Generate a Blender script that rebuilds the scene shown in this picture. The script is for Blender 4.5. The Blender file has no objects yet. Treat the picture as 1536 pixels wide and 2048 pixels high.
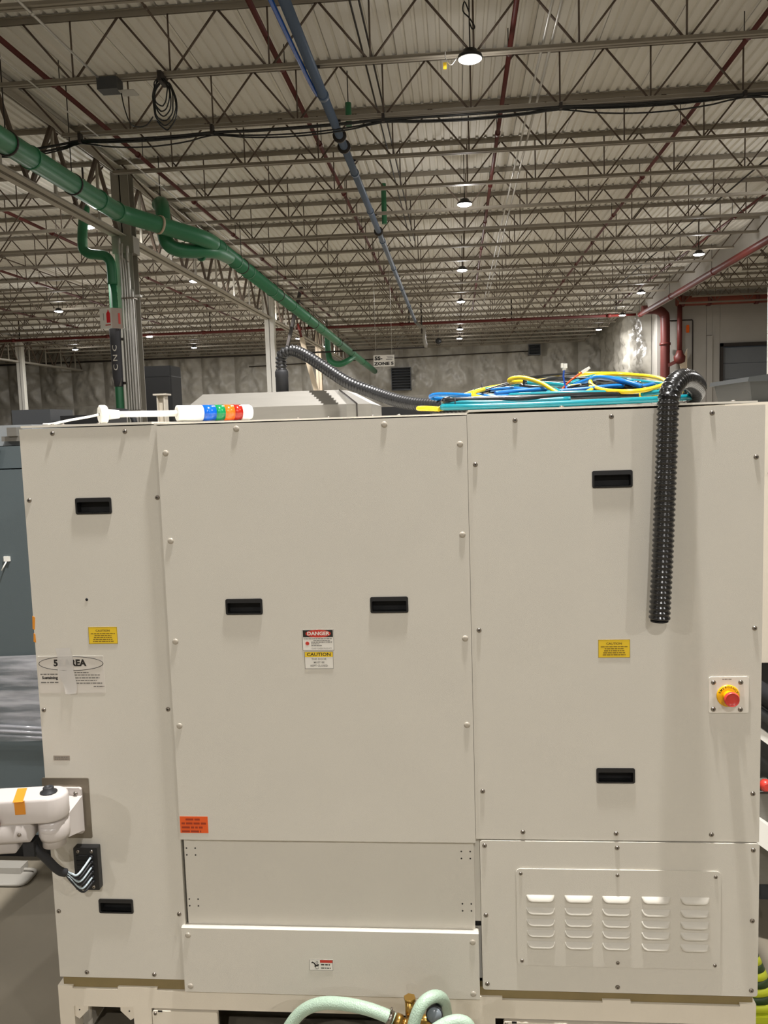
import bpy, math, random
from math import sin, cos, pi, radians
from mathutils import Vector, Matrix, noise
random.seed(7)
scene = bpy.context.scene
COL = scene.collection

# ------------------------------------------------------------------ camera
cam_data = bpy.data.cameras.new('camera')
cam = bpy.data.objects.new('camera', cam_data)
COL.objects.link(cam)
scene.camera = cam
YAW, PITCH, ROLL, FPX = -0.08775538, 0.10254125, -0.03155964, 1700.0
_f = Vector((sin(YAW) * cos(PITCH), cos(YAW) * cos(PITCH), -sin(PITCH)))
_r = Vector((cos(YAW), -sin(YAW), 0))
_d = _f.cross(_r)
_rx = _r * cos(ROLL) - _d * sin(ROLL)
_dn = _r * sin(ROLL) + _d * cos(ROLL)
m = Matrix((( _rx.x, -_dn.x, -_f.x, 0), (_rx.y, -_dn.y, -_f.y, 0), (_rx.z, -_dn.z, -_f.z, 1.70), (0, 0, 0, 1)))
cam.matrix_world = m
cam_data.sensor_fit = 'VERTICAL'
cam_data.sensor_height = 36
cam_data.sensor_width = 27
cam_data.lens = FPX / 2048 * 36
cam_data.clip_start = 0.05
cam_data.clip_end = 200

# ------------------------------------------------------------------ world, exposure
world = bpy.data.worlds.new('world')
scene.world = world
world.use_nodes = True
world.node_tree.nodes['Background'].inputs[0].default_value = (0.9, 0.95, 1.0, 1)
world.node_tree.nodes['Background'].inputs[1].default_value = 0.02
scene.view_settings.view_transform = 'Standard'
scene.view_settings.look = 'None'
scene.view_settings.gamma = 1
scene.view_settings.use_curve_mapping = False
scene.view_settings.exposure = 0.02
LAMP_W = 250.0        # downward output of every high bay lamp
SPILL_W = 38.0        # sideways glow through the lens
LAMP_COL = (1.0, 0.975, 0.955)

# ------------------------------------------------------------------ materials
def rgb(r, g, b):
    def l(c):
        c /= 255
        return c / 12.92 if c <= 0.04045 else ((c + 0.055) / 1.055) ** 2.4
    return (l(r), l(g), l(b), 1)

def mat(name, col, rough=0.5, metal=0.0, var=0.0, vscale=3.0, bump=0.0, bscale=200.0, emit=None, estr=0.0, spec=0.5, trans=0.0, stretch=None):
    mt = bpy.data.materials.new(name)
    mt.use_nodes = True
    nt = mt.node_tree
    b = nt.nodes['Principled BSDF']
    b.inputs['Base Color'].default_value = col
    b.inputs['Roughness'].default_value = rough
    b.inputs['Metallic'].default_value = metal
    b.inputs['Specular IOR Level'].default_value = spec
    if trans: b.inputs['Transmission Weight'].default_value = trans
    tc = nt.nodes.new('ShaderNodeTexCoord')
    mp = nt.nodes.new('ShaderNodeMapping')
    nt.links.new(tc.outputs['Object'], mp.inputs[0])
    if stretch: mp.inputs['Scale'].default_value = stretch
    if var > 0:
        n = nt.nodes.new('ShaderNodeTexNoise')
        n.inputs['Scale'].default_value = vscale
        n.inputs['Detail'].default_value = 6
        nt.links.new(mp.outputs[0], n.inputs['Vector'])
        mx = nt.nodes.new('ShaderNodeMix'); mx.data_type = 'RGBA'
        lo = tuple(c * (1 - var) for c in col[:3]) + (1,)
        hi = tuple(min(1, c * (1 + var)) for c in col[:3]) + (1,)
        mx.inputs[6].default_value = lo; mx.inputs[7].default_value = hi
        nt.links.new(n.outputs[0], mx.inputs[0])
        nt.links.new(mx.outputs[2], b.inputs['Base Color'])
    if bump > 0:
        n2 = nt.nodes.new('ShaderNodeTexNoise')
        n2.inputs['Scale'].default_value = bscale
        n2.inputs['Detail'].default_value = 3
        nt.links.new(mp.outputs[0], n2.inputs['Vector'])
        bp = nt.nodes.new('ShaderNodeBump')
        bp.inputs['Strength'].default_value = bump
        bp.inputs['Distance'].default_value = 0.002
        nt.links.new(n2.outputs[0], bp.inputs['Height'])
        nt.links.new(bp.outputs[0], b.inputs['Normal'])
    if emit:
        b.inputs['Emission Color'].default_value = emit
        b.inputs['Emission Strength'].default_value = estr
    return mt

M = {}
M['panel'] = mat('cream_powder_coat', rgb(203, 198, 186), 0.48, var=0.035, vscale=5, bump=0.25, bscale=700)
M['panel_edge'] = mat('cream_edge', rgb(224, 219, 207), 0.45)
M['frame'] = mat('cream_frame_paint', rgb(216, 207, 190), 0.45, var=0.05, vscale=8, bump=0.15, bscale=500)
M['silver'] = mat('brushed_aluminium', rgb(122, 119, 112), 0.5, metal=0.35, var=0.08, vscale=12, stretch=(1, 1, 10))
M['plate'] = mat('dull_metal_plate', rgb(132, 124, 110), 0.4, metal=0.7, var=0.2, vscale=14)
M['screw'] = mat('screw_steel', rgb(150, 142, 132), 0.28, metal=0.95)
M['hex'] = mat('hex_recess', rgb(38, 34, 30), 0.6)
M['capscrew'] = mat('painted_cap', rgb(176, 168, 154), 0.4, metal=0.2)
M['black'] = mat('black_plastic', rgb(22, 22, 23), 0.4)
M['blackin'] = mat('black_recess', rgb(8, 8, 8), 0.7)
M['blackhose'] = mat('black_corrugated_plastic', rgb(20, 20, 21), 0.22, spec=0.7)
M['blackhose_matt'] = mat('black_corrugated_matt', rgb(24, 24, 25), 0.4)
M['rubber'] = mat('dark_rubber', rgb(30, 31, 34), 0.6)
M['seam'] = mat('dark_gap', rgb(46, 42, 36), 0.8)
M['olive'] = mat('olive_seal_strip', rgb(128, 112, 74), 0.7, var=0.3, vscale=9)
M['white'] = mat('white_plastic', rgb(232, 230, 222), 0.35)
M['cast'] = mat('white_cast_paint', rgb(196, 189, 184), 0.28, var=0.02, spec=0.6)
M['blue_lens'] = mat('blue_lens', rgb(10, 88, 190), 0.2)
M['green_lens'] = mat('green_lens', rgb(12, 128, 74), 0.2)
M['orange_lens'] = mat('orange_lens', rgb(238, 104, 28), 0.2)
M['red_lens'] = mat('red_lens', rgb(160, 34, 22), 0.2)
M['yellow_cable'] = mat('yellow_cable', rgb(226, 190, 24), 0.35)
M['teal_cable'] = mat('teal_cable', rgb(14, 122, 134), 0.3)
M['blue_cable'] = mat('blue_cable', rgb(14, 104, 178), 0.3)
M['black_cable'] = mat('black_cable', rgb(24, 26, 27), 0.25)
M['orange_wire'] = mat('orange_wire', rgb(235, 86, 30), 0.4)
M['blue_wire'] = mat('blue_wire', rgb(45, 100, 215), 0.4)
M['clear_plastic'] = mat('clear_sleeve', rgb(210, 214, 212), 0.15, spec=0.8)
M['yellow_label'] = mat('yellow_label', rgb(226, 190, 38), 0.5, var=0.03)
M['label_ink'] = mat('label_ink', rgb(30, 26, 20), 0.6)
M['yellow_ink'] = mat('olive_ink', rgb(120, 96, 22), 0.6)
M['grey_ink'] = mat('grey_ink', rgb(108, 104, 98), 0.6)
M['label_white'] = mat('label_white', rgb(222, 218, 208), 0.45)
M['label_red'] = mat('label_red', rgb(190, 52, 38), 0.5)
M['orange_label'] = mat('orange_label', rgb(222, 88, 26), 0.5, var=0.05)
M['orange_ink'] = mat('orange_ink', rgb(150, 48, 10), 0.6)
M['clear_film'] = mat('grey_film', rgb(206, 200, 190), 0.35)
M['tape_orange'] = mat('orange_tape', rgb(214, 138, 40), 0.35)
M['estop_yellow'] = mat('emergency_yellow', rgb(238, 178, 12), 0.3)
M['estop_red'] = mat('emergency_red', rgb(206, 62, 52), 0.35)
M['grey_label'] = mat('grey_label', rgb(150, 142, 130), 0.4, metal=0.3)
M['galv'] = mat('galvanised_deck', rgb(232, 229, 220), 0.65, metal=0.0, var=0.06, vscale=1.2, stretch=(1, .15, 1))
M['joist'] = mat('joist_grey_paint', rgb(146, 138, 124), 0.5, var=0.1, vscale=2)
M['web'] = mat('joist_rod_paint', rgb(96, 82, 70), 0.6, var=0.25, vscale=2)
M['girder'] = mat('girder_paint', rgb(178, 172, 160), 0.5, var=0.06, vscale=2)
M['colwhite'] = mat('column_white', rgb(228, 226, 218), 0.45, var=0.03)
M['colgrey'] = mat('column_grey', rgb(150, 146, 136), 0.5, var=0.08)
M['red'] = mat('sprinkler_red', rgb(92, 34, 28), 0.5, var=0.15, vscale=3)
M['redbright'] = mat('main_red', rgb(102, 34, 28), 0.5, var=0.1, vscale=2)
M['redrust'] = mat('rusty_red', rgb(126, 60, 44), 0.6, var=0.25, vscale=3)
M['green'] = mat('green_duct', rgb(46, 116, 78), 0.42, var=0.06, vscale=3)
M['bluepipe'] = mat('blue_pipe', rgb(84, 102, 126), 0.45, var=0.08, vscale=3)
M['conduit'] = mat('steel_conduit', rgb(200, 198, 192), 0.35, metal=0.5)
M['blackiron'] = mat('black_iron', rgb(44, 38, 34), 0.6)
M['vinyl'] = mat('white_vinyl', rgb(160, 156, 146), 0.38, var=0.3, vscale=2.5, bump=0.8, bscale=12)  # strong tone variation paints extra light and dark contrast into the folds
M['wallpaint'] = mat('grey_wall', rgb(172, 168, 160), 0.6, var=0.08, vscale=1.5)
M['tray'] = mat('frosted_tray', rgb(158, 154, 146), 0.3)
M['bin'] = mat('bin_plastic', rgb(44, 47, 47), 0.55)
M['concrete'] = mat('concrete', rgb(124, 116, 101), 0.55, var=0.25, vscale=2.2, bump=0.3, bscale=30)
M['slate'] = mat('slate_machine_paint', rgb(84, 94, 97), 0.5, var=0.06, vscale=4, bump=0.1)
M['slate_light'] = mat('grey_machine_paint', rgb(140, 144, 146), 0.5, var=0.06)
M['darkgrey'] = mat('dark_grey', rgb(62, 64, 66), 0.5)
M['door'] = mat('door_grey', rgb(112, 116, 120), 0.5, var=0.05)
M['brass'] = mat('brass', rgb(176, 140, 74), 0.3, metal=0.9)
M['hosegreen'] = mat('braided_hose', rgb(168, 190, 170), 0.3, var=0.05, bump=0.9, bscale=260)
M['wirewhite'] = mat('tube_grey', rgb(168, 182, 188), 0.3)
M['limegreen'] = mat('lime', rgb(196, 204, 44), 0.5)
M['deepgreen'] = mat('deep_green', rgb(40, 62, 18), 0.5)
M['fabric'] = mat('black_sleeve', rgb(66, 66, 70), 0.8, var=0.1)
M['tan'] = mat('tan_paint', rgb(186, 170, 146), 0.6)
M['glass'] = mat('gauge_glass', rgb(120, 128, 134), 0.15)
M['led'] = mat('led_lens', (1, 1, 1, 1), 0.4, emit=(1, 0.97, 0.93, 1), estr=30)
M['led_dim'] = mat('led_lens_dim', rgb(230, 228, 220), 0.4, emit=(1, 0.97, 0.9, 1), estr=0.9)
M['led_core'] = mat('led_core', (1, 1, 1, 1), 0.4, emit=(1, 0.98, 0.95, 1), estr=4)
M['signred'] = mat('sign_red', rgb(220, 40, 48), 0.5)
M['sign_shaded'] = mat('sign_face_shaded', rgb(150, 134, 122), 0.6)  # same white sign, with the turned face's shade put into the colour
M['wrap'] = mat('stretch_film', rgb(200, 200, 206), 0.12, spec=0.9)
_nt = M['wrap'].node_tree
_b = _nt.nodes['Principled BSDF']
_n = _nt.nodes.new('ShaderNodeTexNoise'); _n.inputs['Scale'].default_value = 3.5; _n.inputs['Detail'].default_value = 5
_m = _nt.nodes.new('ShaderNodeMapping'); _m.inputs['Scale'].default_value = (1, 1, 9); _m.inputs['Rotation'].default_value = (0, 0.15, 0)
_t = _nt.nodes.new('ShaderNodeTexCoord')
_nt.links.new(_t.outputs['Object'], _m.inputs[0]); _nt.links.new(_m.outputs[0], _n.inputs['Vector'])
_r2 = _nt.nodes.new('ShaderNodeValToRGB')
_r2.color_ramp.elements[0].position = 0.38; _r2.color_ramp.elements[0].color = (0.12, 0.12, 0.12, 1)
_r2.color_ramp.elements[1].position = 0.68; _r2.color_ramp.elements[1].color = (0.7, 0.7, 0.7, 1)
_nt.links.new(_n.outputs[0], _r2.inputs[0]); _nt.links.new(_r2.outputs[0], _b.inputs['Alpha'])
M['tape_clear'] = mat('clear_tape', rgb(214, 210, 204), 0.12, spec=0.9)
M['tape_clear'].node_tree.nodes['Principled BSDF'].inputs['Alpha'].default_value = 0.72

# ------------------------------------------------------------------ mesh builder
def rr(x0, x1, z0, z1, r, n=4):
    p = []
    for cx, cz, a0 in ((x1 - r, z0 + r, -pi / 2), (x1 - r, z1 - r, 0), (x0 + r, z1 - r, pi / 2), (x0 + r, z0 + r, pi)):
        for i in range(n + 1):
            a = a0 + pi / 2 * i / n
            p.append((cx + r * cos(a), cz + r * sin(a)))
    return p

def catmull(pts, sub=6, closed=False):
    P = [Vector(p) for p in pts]
    n = len(P); out = []
    rng = range(n) if closed else range(n - 1)
    for i in rng:
        if closed: a, b, c, d = P[(i - 1) % n], P[i], P[(i + 1) % n], P[(i + 2) % n]
        else: a, b, c, d = P[max(i - 1, 0)], P[i], P[i + 1], P[min(i + 2, n - 1)]
        for k in range(sub):
            t = k / sub
            out.append(0.5 * ((2 * b) + (c - a) * t + (2 * a - 5 * b + 4 * c - d) * t * t + (3 * b - a - 3 * c + d) * t ** 3))
    if not closed: out.append(P[-1].copy())
    return out

def resample(pts, step):
    L = [0]
    for i in range(1, len(pts)): L.append(L[-1] + (pts[i] - pts[i - 1]).length)
    n = max(2, int(L[-1] / step)); out = []; j = 0
    for k in range(n + 1):
        s = L[-1] * k / n
        while j < len(L) - 2 and L[j + 1] < s: j += 1
        t = (s - L[j]) / max(1e-9, L[j + 1] - L[j])
        out.append(pts[j].lerp(pts[j + 1], t))
    return out

class MB:
    def __init__(s): s.v = []; s.f = []; s.m = []; s.s = []
    def face(s, idx, m=0, sm=False): s.f.append(tuple(idx)); s.m.append(m); s.s.append(sm)
    def box(s, x0, x1, y0, y1, z0, z1, m=0):
        b = len(s.v)
        s.v += [(x0, y0, z0), (x1, y0, z0), (x1, y1, z0), (x0, y1, z0), (x0, y0, z1), (x1, y0, z1), (x1, y1, z1), (x0, y1, z1)]
        for q in ((3, 2, 1, 0), (4, 5, 6, 7), (0, 1, 5, 4), (1, 2, 6, 5), (2, 3, 7, 6), (3, 0, 4, 7)): s.face([b + i for i in q], m)
        return s
    def hexa(s, lo, hi, m=0):          # two 4-point loops
        b = len(s.v); s.v += [tuple(p) for p in lo] + [tuple(p) for p in hi]
        for q in ((3, 2, 1, 0), (4, 5, 6, 7), (0, 1, 5, 4), (1, 2, 6, 5), (2, 3, 7, 6), (3, 0, 4, 7)): s.face([b + i for i in q], m)
        return s
    def prism(s, poly, a0, a1, axis='y', m=0, sm=False):
        n = len(poly); b = len(s.v)
        def P(u, w, a):
            return (u, a, w) if axis == 'y' else ((u, w, a) if axis == 'z' else (a, u, w))
        s.v += [P(u, w, a0) for u, w in poly] + [P(u, w, a1) for u, w in poly]
        s.face(range(b, b + n), m); s.face(reversed(range(b + n, b + 2 * n)), m)
        for i in range(n): s.face((b + (i + 1) % n, b + i, b + n + i, b + n + (i + 1) % n), m, sm)
        return s
    def tube(s, pts, r, n=8, m=0, closed=False, caps=True, sm=True):
        P = [Vector(p) for p in pts]; k = len(P)
        rad = r if callable(r) else (lambda i: r)
        T = []
        for i in range(k):
            if closed: t = P[(i + 1) % k] - P[i - 1]
            else: t = P[min(i + 1, k - 1)] - P[max(i - 1, 0)]
            T.append(t.normalized() if t.length > 1e-9 else Vector((0, 0, 1)))
        u = T[0].orthogonal().normalized(); b = len(s.v)
        for i in range(k):
            if i: u = (u - T[i] * u.dot(T[i])); u = u.normalized() if u.length > 1e-6 else T[i].orthogonal().normalized()
            w = T[i].cross(u)
            for j in range(n):
                a = 2 * pi * j / n
                s.v.append(tuple(P[i] + (u * cos(a) + w * sin(a)) * rad(i)))
        for i in range(k if closed else k - 1):
            i2 = (i + 1) % k
            for j in range(n):
                s.face((b + i * n + j, b + i * n + (j + 1) % n, b + i2 * n + (j + 1) % n, b + i2 * n + j), m, sm)
        if caps and not closed:
            s.face([b + j for j in reversed(range(n))], m); s.face([b + (k - 1) * n + j for j in range(n)], m)
        return s
    def cyl(s, p, q, r, n=12, m=0, r2=None):
        rr_ = [r, r if r2 is None else r2]
        return s.tube([p, q], lambda i: rr_[i], n, m)
    def rev(s, prof, o, ax, n=20, m=0, sm=True):       # prof: (radius, distance along ax)
        ax = Vector(ax).normalized(); o = Vector(o); u = ax.orthogonal().normalized(); w = ax.cross(u); b = len(s.v)
        for (r, h) in prof:
            for j in range(n):
                a = 2 * pi * j / n
                s.v.append(tuple(o + ax * h + (u * cos(a) + w * sin(a)) * max(r, 1e-5)))
        for i in range(len(prof) - 1):
            for j in range(n):
                s.face((b + i * n + j, b + i * n + (j + 1) % n, b + (i + 1) * n + (j + 1) % n, b + (i + 1) * n + j), m, sm)
        s.face([b + j for j in reversed(range(n))], m); s.face([b + (len(prof) - 1) * n + j for j in range(n)], m)
        return s
    def beam(s, p, q, w, t, m=0):      # rectangular bar between two points
        p = Vector(p); q = Vector(q); d = (q - p).normalized(); u = d.orthogonal().normalized()
        if abs(d.y) < 0.99: u = Vector((0, 1, 0)); u = (u - d * u.dot(d)).normalized()
        else: u = Vector((1, 0, 0))
        v = d.cross(u); b = len(s.v)
        for c in (p, q):
            for a, e in ((-1, -1), (1, -1), (1, 1), (-1, 1)): s.v.append(tuple(c + u * a * w / 2 + v * e * t / 2))
        for k in ((3, 2, 1, 0), (4, 5, 6, 7), (0, 1, 5, 4), (1, 2, 6, 5), (2, 3, 7, 6), (3, 0, 4, 7)): s.face([b + i for i in k], m)
        return s
    def text(s, body, x, z, y, h, m=0, bold=0.0, sx=1.0, align='CENTER', mp=None):
        c = bpy.data.curves.new('t', 'FONT'); c.body = body; c.size = 1.0; c.align_x = align; c.align_y = 'CENTER'; c.offset = bold; c.resolution_u = 2
        o = bpy.data.objects.new('t', c); COL.objects.link(o)
        me = bpy.data.meshes.new_from_object(o.evaluated_get(bpy.context.evaluated_depsgraph_get()))
        b = len(s.v); k = h / 0.70
        for v in me.vertices:
            a, w = v.co.x * k * sx, v.co.y * k
            s.v.append(mp(a, w) if mp else (x + a, y, z + w))
        for p in me.polygons: s.face([b + i for i in p.vertices], m)
        bpy.data.objects.remove(o); bpy.data.curves.remove(c); bpy.data.meshes.remove(me)
        return s
    def words_bar(s, x0, x1, z, y, h, m=0, seed=0):    # small print as word-like dashes
        rnd = random.Random(seed); x = x0
        while x < x1 - h * .5:
            w = min(rnd.uniform(1.2, 4.2) * h, x1 - x)
            s.box(x, x + w, y - 0.0001, y, z - h / 2, z + h / 2, m); x += w + h * .55
        return s
    def mesh(s, name, mats, org=(0, 0, 0)):
        me = bpy.data.meshes.new(name)
        ox, oy, oz = org
        me.from_pydata([(a - ox, b - oy, c - oz) for a, b, c in s.v], [], s.f)
        for k in (mats if isinstance(mats, (list, tuple)) else [mats]): me.materials.append(M[k])
        me.polygons.foreach_set('material_index', s.m); me.polygons.foreach_set('use_smooth', s.s)
        me.update()
        return me
    def build(s, name, mats, parent=None, org=None):
        po = worg(parent)
        o = bpy.data.objects.new(name, s.mesh(name, mats, po if org is None else org))
        if org is not None: o.location = Vector(org) - Vector(po)
        COL.objects.link(o); o.parent = parent
        return o

def worg(p):
    v = Vector((0, 0, 0))
    while p is not None: v += p.location; p = p.parent
    return v

def tag(o, label=None, cat=None, group=None, kind=None):
    if label: o['label'] = label
    if cat: o['category'] = cat
    if group: o['group'] = group
    if kind: o['kind'] = kind
    return o

def thing(name, label, cat, loc=(0, 0, 0), group=None):
    o = bpy.data.objects.new(name, None); o.empty_display_size = 0.1; COL.objects.link(o); o.location = loc
    return tag(o, label, cat, group)

def struct(name, loc=(0, 0, 0)):
    o = bpy.data.objects.new(name, None); COL.objects.link(o); o.location = loc; o['kind'] = 'structure'
    return o

def inst(name, me, parent, loc):
    o = bpy.data.objects.new(name, me); o.location = Vector(loc) - worg(parent); COL.objects.link(o); o.parent = parent
    return o

def copy_tree(o, parent=None, loc=None):
    c = o.copy(); COL.objects.link(c); c.parent = parent
    if loc is not None: c.location = loc
    for ch in list(o.children): copy_tree(ch, c)
    return c

ORD = ['first', 'second', 'third', 'fourth', 'fifth', 'sixth', 'seventh', 'eighth', 'ninth', 'tenth', 'eleventh', 'twelfth', 'thirteenth', 'fourteenth', 'fifteenth', 'sixteenth',
       'seventeenth', 'eighteenth', 'nineteenth', 'twentieth', 'twenty-first', 'twenty-second', 'twenty-third', 'twenty-fourth']
FL = -0.10            # floor level; the camera is 1.8 m above it

# ================================================================== SETTING
fl = MB().box(-31, 14, -14, 50.3, FL - 0.15, FL).build('floor', 'concrete'); tag(fl, kind='structure')
ce = MB().box(-31, 14.2, -14, 50.3, 6.83, 6.95).build('ceiling', 'galv'); tag(ce, kind='structure')
deck = MB()
prof = []
for k in range(6):
    x = k * 0.152
    prof += [(x, 6.78), (x + 0.088, 6.78), (x + 0.104, 6.812), (x + 0.136, 6.812)]
prof.append((0.912, 6.78))
for i in range(len(prof) - 1):
    (xa, za), (xb, zb) = prof[i], prof[i + 1]
    b = len(deck.v); deck.v += [(xa, 0, za), (xb, 0, zb), (xb, 64, zb), (xa, 64, za)]; deck.face((b, b + 3, b + 2, b + 1))
dm = deck.mesh('deck_panel', 'galv')
for i in range(49): inst('deck_panel', dm, ce, (-31 + i * 0.918, -14, 0))

# quilted insulation walls
def blanket(seed, w, h, nx=18, nz=30, amp=0.30):
    g = MB(); ins = []
    for j in range(nz + 1):
        for i in range(nx + 1):
            u, v = i / nx, j / nz
            e = min(1, 6 * u * (1 - u)) * min(1, 8 * v * (1 - v))
            p = Vector((u * w * 1.6 + seed * 13.1, v * h * 1.1, seed * 3.3))
            d = noise.noise(p * 0.9) * 0.6 + (1 - abs(noise.noise(Vector((p.x * 1.7 + p.y * 1.1, p.y * 0.9, seed)))) * 2) * 0.55 + (1 - abs(noise.noise(Vector((p.x * 3.1 - p.y * 1.9, p.y * 2.2, seed + 9)))) * 2) * 0.35
            g.v.append((u * w, -amp * e * (0.35 + d) - 0.02, v * h))
    for j in range(nz):
        for i in range(nx):
            a = j * (nx + 1) + i; g.face((a, a + 1, a + nx + 2, a + nx + 1), 0, True)
    return g
BL = [blanket(s, 2.0, 3.46).mesh('insulation_blanket', 'vinyl') for s in range(5)]
def quilt(parent, x, y, ang, n, seed, w=2.0):
    rnd = random.Random(seed)
    for r in range(2):
        for i in range(n):
            o = inst('insulation_blanket', BL[rnd.randrange(5)], parent, (x + cos(ang) * w * i, y + sin(ang) * w * i, FL + r * 3.45))
            o.rotation_euler = (0, 0, ang)
wb = MB().box(-31.2, 8.7, 50, 50.3, FL, 6.83).build('wall_back', 'wallpaint'); tag(wb, kind='structure')
quilt(wb, -31, 50, 0, 20, 3)
wr = MB().box(8.45, 8.7, 37.0, 50, FL, 6.83).build('wall_right', 'wallpaint'); tag(wr, kind='structure')
quilt(wr, 8.45, 50, -pi / 2, 6, 5)
wl = MB().box(-31.2, -31, -14, 50, FL, 6.83).build('wall_left', 'wallpaint'); tag(wl, kind='structure')
wf = MB().box(-31, 14, -14.2, -14, FL, 6.83).build('wall_front', 'wallpaint'); tag(wf, kind='structure')
ws = MB().box(14, 14.2, -14, 37.3, FL, 6.83).build('wall_side', 'wallpaint'); tag(ws, kind='structure')
# jog wall facing the camera on the right: precast panels with a pilaster and a door opening
wj = struct('wall_recess', (9, 37, FL))
def jp(name, x0, x1, z0, z1, y0=37.0, mt='wallpaint'): return MB().box(x0, x1, y0, 37.3, z0, z1).build(name, mt, wj)
jp('wall_panel', 8.7, 10.45, FL, 6.83); jp('wall_panel', 10.46, 10.68, FL, 4.95, 36.9); jp('wall_panel', 10.46, 10.68, 4.97, 6.83, 36.98)
jp('wall_panel', 10.69, 11.0, FL, 6.83); jp('wall_panel', 11.01, 13.98, 4.62, 6.83)
d1 = struct('door_1', (12.4, 36.95, FL))
MB().box(11.02, 11.12, 36.9, 37.2, FL, 4.62).box(13.85, 13.95, 36.9, 37.2, FL, 4.62).box(11.02, 13.95, 36.9, 37.2, 4.48, 4.62).build('door_frame', 'blackiron', d1)
for k in range(7): MB().box(11.13, 13.84, 37.1, 37.15, FL + k * 0.65, FL + k * 0.65 + 0.63).build('door_panel', 'door', d1)
# deep fascia along the right side of the middle bay
t1 = MB().box(7.95, 8.1, 17.5, 36.9, 5.98, 6.83).build('trim_1', 'wallpaint'); tag(t1, kind='structure')

# ================================================================== ROOF STEEL
NX0, SP = 0.30, 1.22
def bar_mesh(dx, dz, r=0.0145):
    return MB().cyl((0, 0, 0), (dx, 0, dz), r, 6).mesh('web_bar', 'web')
WB_UP, WB_DN, WB_V = bar_mesh(SP / 2 - .03, 0.70), bar_mesh(SP / 2 - .03, -0.70), bar_mesh(0, 0.70, 0.012)
def make_joist(x0, x1, xe0, xe1, fine):
    """x0..x1 top chord, xe0..xe1 bottom chord"""
    root = thing('bar_joist', 'x', 'joist', (x0, 0, 6.0))
    b = MB()
    for s in (-1, 1): b.box(x0, x1, s * 0.012 - (0.045 if s < 0 else 0), s * 0.012 + (0.045 if s > 0 else 0), 6.762, 6.77).box(x0, x1, s * 0.016 - 0.004, s * 0.016 + 0.004, 6.70, 6.762)
    b.build('top_chord', 'joist', root)
    b = MB()
    for s in (-1, 1): b.box(xe0, xe1, s * 0.012 - (0.04 if s < 0 else 0), s * 0.012 + (0.04 if s > 0 else 0), 5.985, 5.993).box(xe0, xe1, s * 0.016 - 0.004, s * 0.016 + 0.004, 5.993, 6.04)
    b.build('bottom_chord', 'joist', root)
    k0 = math.ceil((xe0 + .1 - NX0) / SP); k1 = math.floor((xe1 - .1 - NX0) / SP)
    wb_ = MB()
    for k in range(k0, k1 + 1):
        x = NX0 + k * SP
        if fine:
            inst('web_bar', WB_V, root, (x, 0, 6.02))
            inst('web_bar', WB_UP, root, (x + 0.03, 0, 6.02)); inst('web_bar', WB_DN, root, (x - SP / 2, 0, 6.72))
        else:
            wb_.cyl((x, 0, 6.02), (x, 0, 6.72), .012, 5); wb_.cyl((x + .03, 0, 6.02), (x + SP / 2, 0, 6.72), .0145, 5); wb_.cyl((x - SP / 2, 0, 6.72), (x - .03, 0, 6.02), .0145, 5)
    if fine:
        for xa, xb in ((xe0 + .05, x0 + .12), (xe1 - .05, x1 - .12)): MB().cyl((xa, 0, 6.02), (xb, 0, 6.72), .016, 6).build('end_bar', 'web', root)
    else:
        for xa, xb in ((xe0 + .05, x0 + .12), (xe1 - .05, x1 - .12)): wb_.cyl((xa, 0, 6.02), (xb, 0, 6.72), .016, 5)
        o = wb_.build('web_bars', 'web', root); o['kind'] = 'stuff'
    return root
JY = [8.72 + 1.838 * k for k in range(-1, 23)]
def joists(x0, x1, xe0, xe1, ys, bay, nfine):
    pf = make_joist(x0, x1, xe0, xe1, True) if nfine else None
    pc = make_joist(x0, x1, xe0, xe1, False) if nfine < len(ys) else None
    for i, y in enumerate(ys):
        p = pf if i < nfine else pc
        if i == 0 or i == nfine: o = p; o.location = (x0, y, 6.0)
        else: o = copy_tree(p, None, (x0, y, 6.0))
        tag(o, 'grey steel roof joist in the %s bay, %s from the camera' % (bay, ORD[i]), 'joist', 'open web roof joists of the %s bay' % bay)
joists(-6.28, 7.93, -5.60, 7.3, JY, 'middle', 9)
joists(-22.1, -6.36, -21.4, -7.1, [y for y in JY if y > 11.5], 'left', 6)
joists(-30.9, -22.2, -30.4, -22.9, [y for y in JY if y > 38], 'far left', 0)
joists(8.12, 13.95, 8.7, 13.4, [y for y in JY if 19 < y < 35.5], 'right side', 0)

def girder(x, y0, y1, label):
    root = thing('joist_girder', label, 'girder', (x, y0, 5.42), 'deep truss girders along the columns')
    for z, zz, n in ((5.42, 1, 'bottom_chord'), (6.66, -1, 'top_chord')):
        b = MB()
        for s in (-1, 1): b.box(x + s * .02 if s > 0 else x - .15, x + .15 if s > 0 else x - .02, y0, y1, z, z + .012 * zz if zz > 0 else z + .012).box(x + s * .025 - .006, x + s * .025 + .006, y0, y1, z if zz > 0 else z - .09, z + .1 if zz > 0 else z)
        b.build(n, 'girder', root)
    n = round((y1 - y0) / 1.838); d = (y1 - y0) / n
    for k in range(n):
        ya = y0 + k * d
        MB().beam((x, ya + .06, 5.5), (x, ya + d / 2, 6.6), 0.07, 0.05).build('web_bar', 'web', root)
        MB().beam((x, ya + d / 2, 6.6), (x, ya + d - .06, 5.5), 0.07, 0.05).build('web_bar', 'web', root)
        MB().beam((x, ya + d / 2, 5.5), (x, ya + d / 2, 6.6), 0.05, 0.04).build('web_bar', 'girder', root)
    return root
for (ya, yb, lb) in ((6.0, 16.15, 'nearest truss girder above and behind the long green duct'), (16.45, 29.25, 'truss girder between the conduit column and the white column'),
                     (29.55, 42.1, 'truss girder beyond the white column'), (42.4, 49.6, 'farthest truss girder ending at the back wall')): girder(-6.32, ya, yb, lb)
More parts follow.
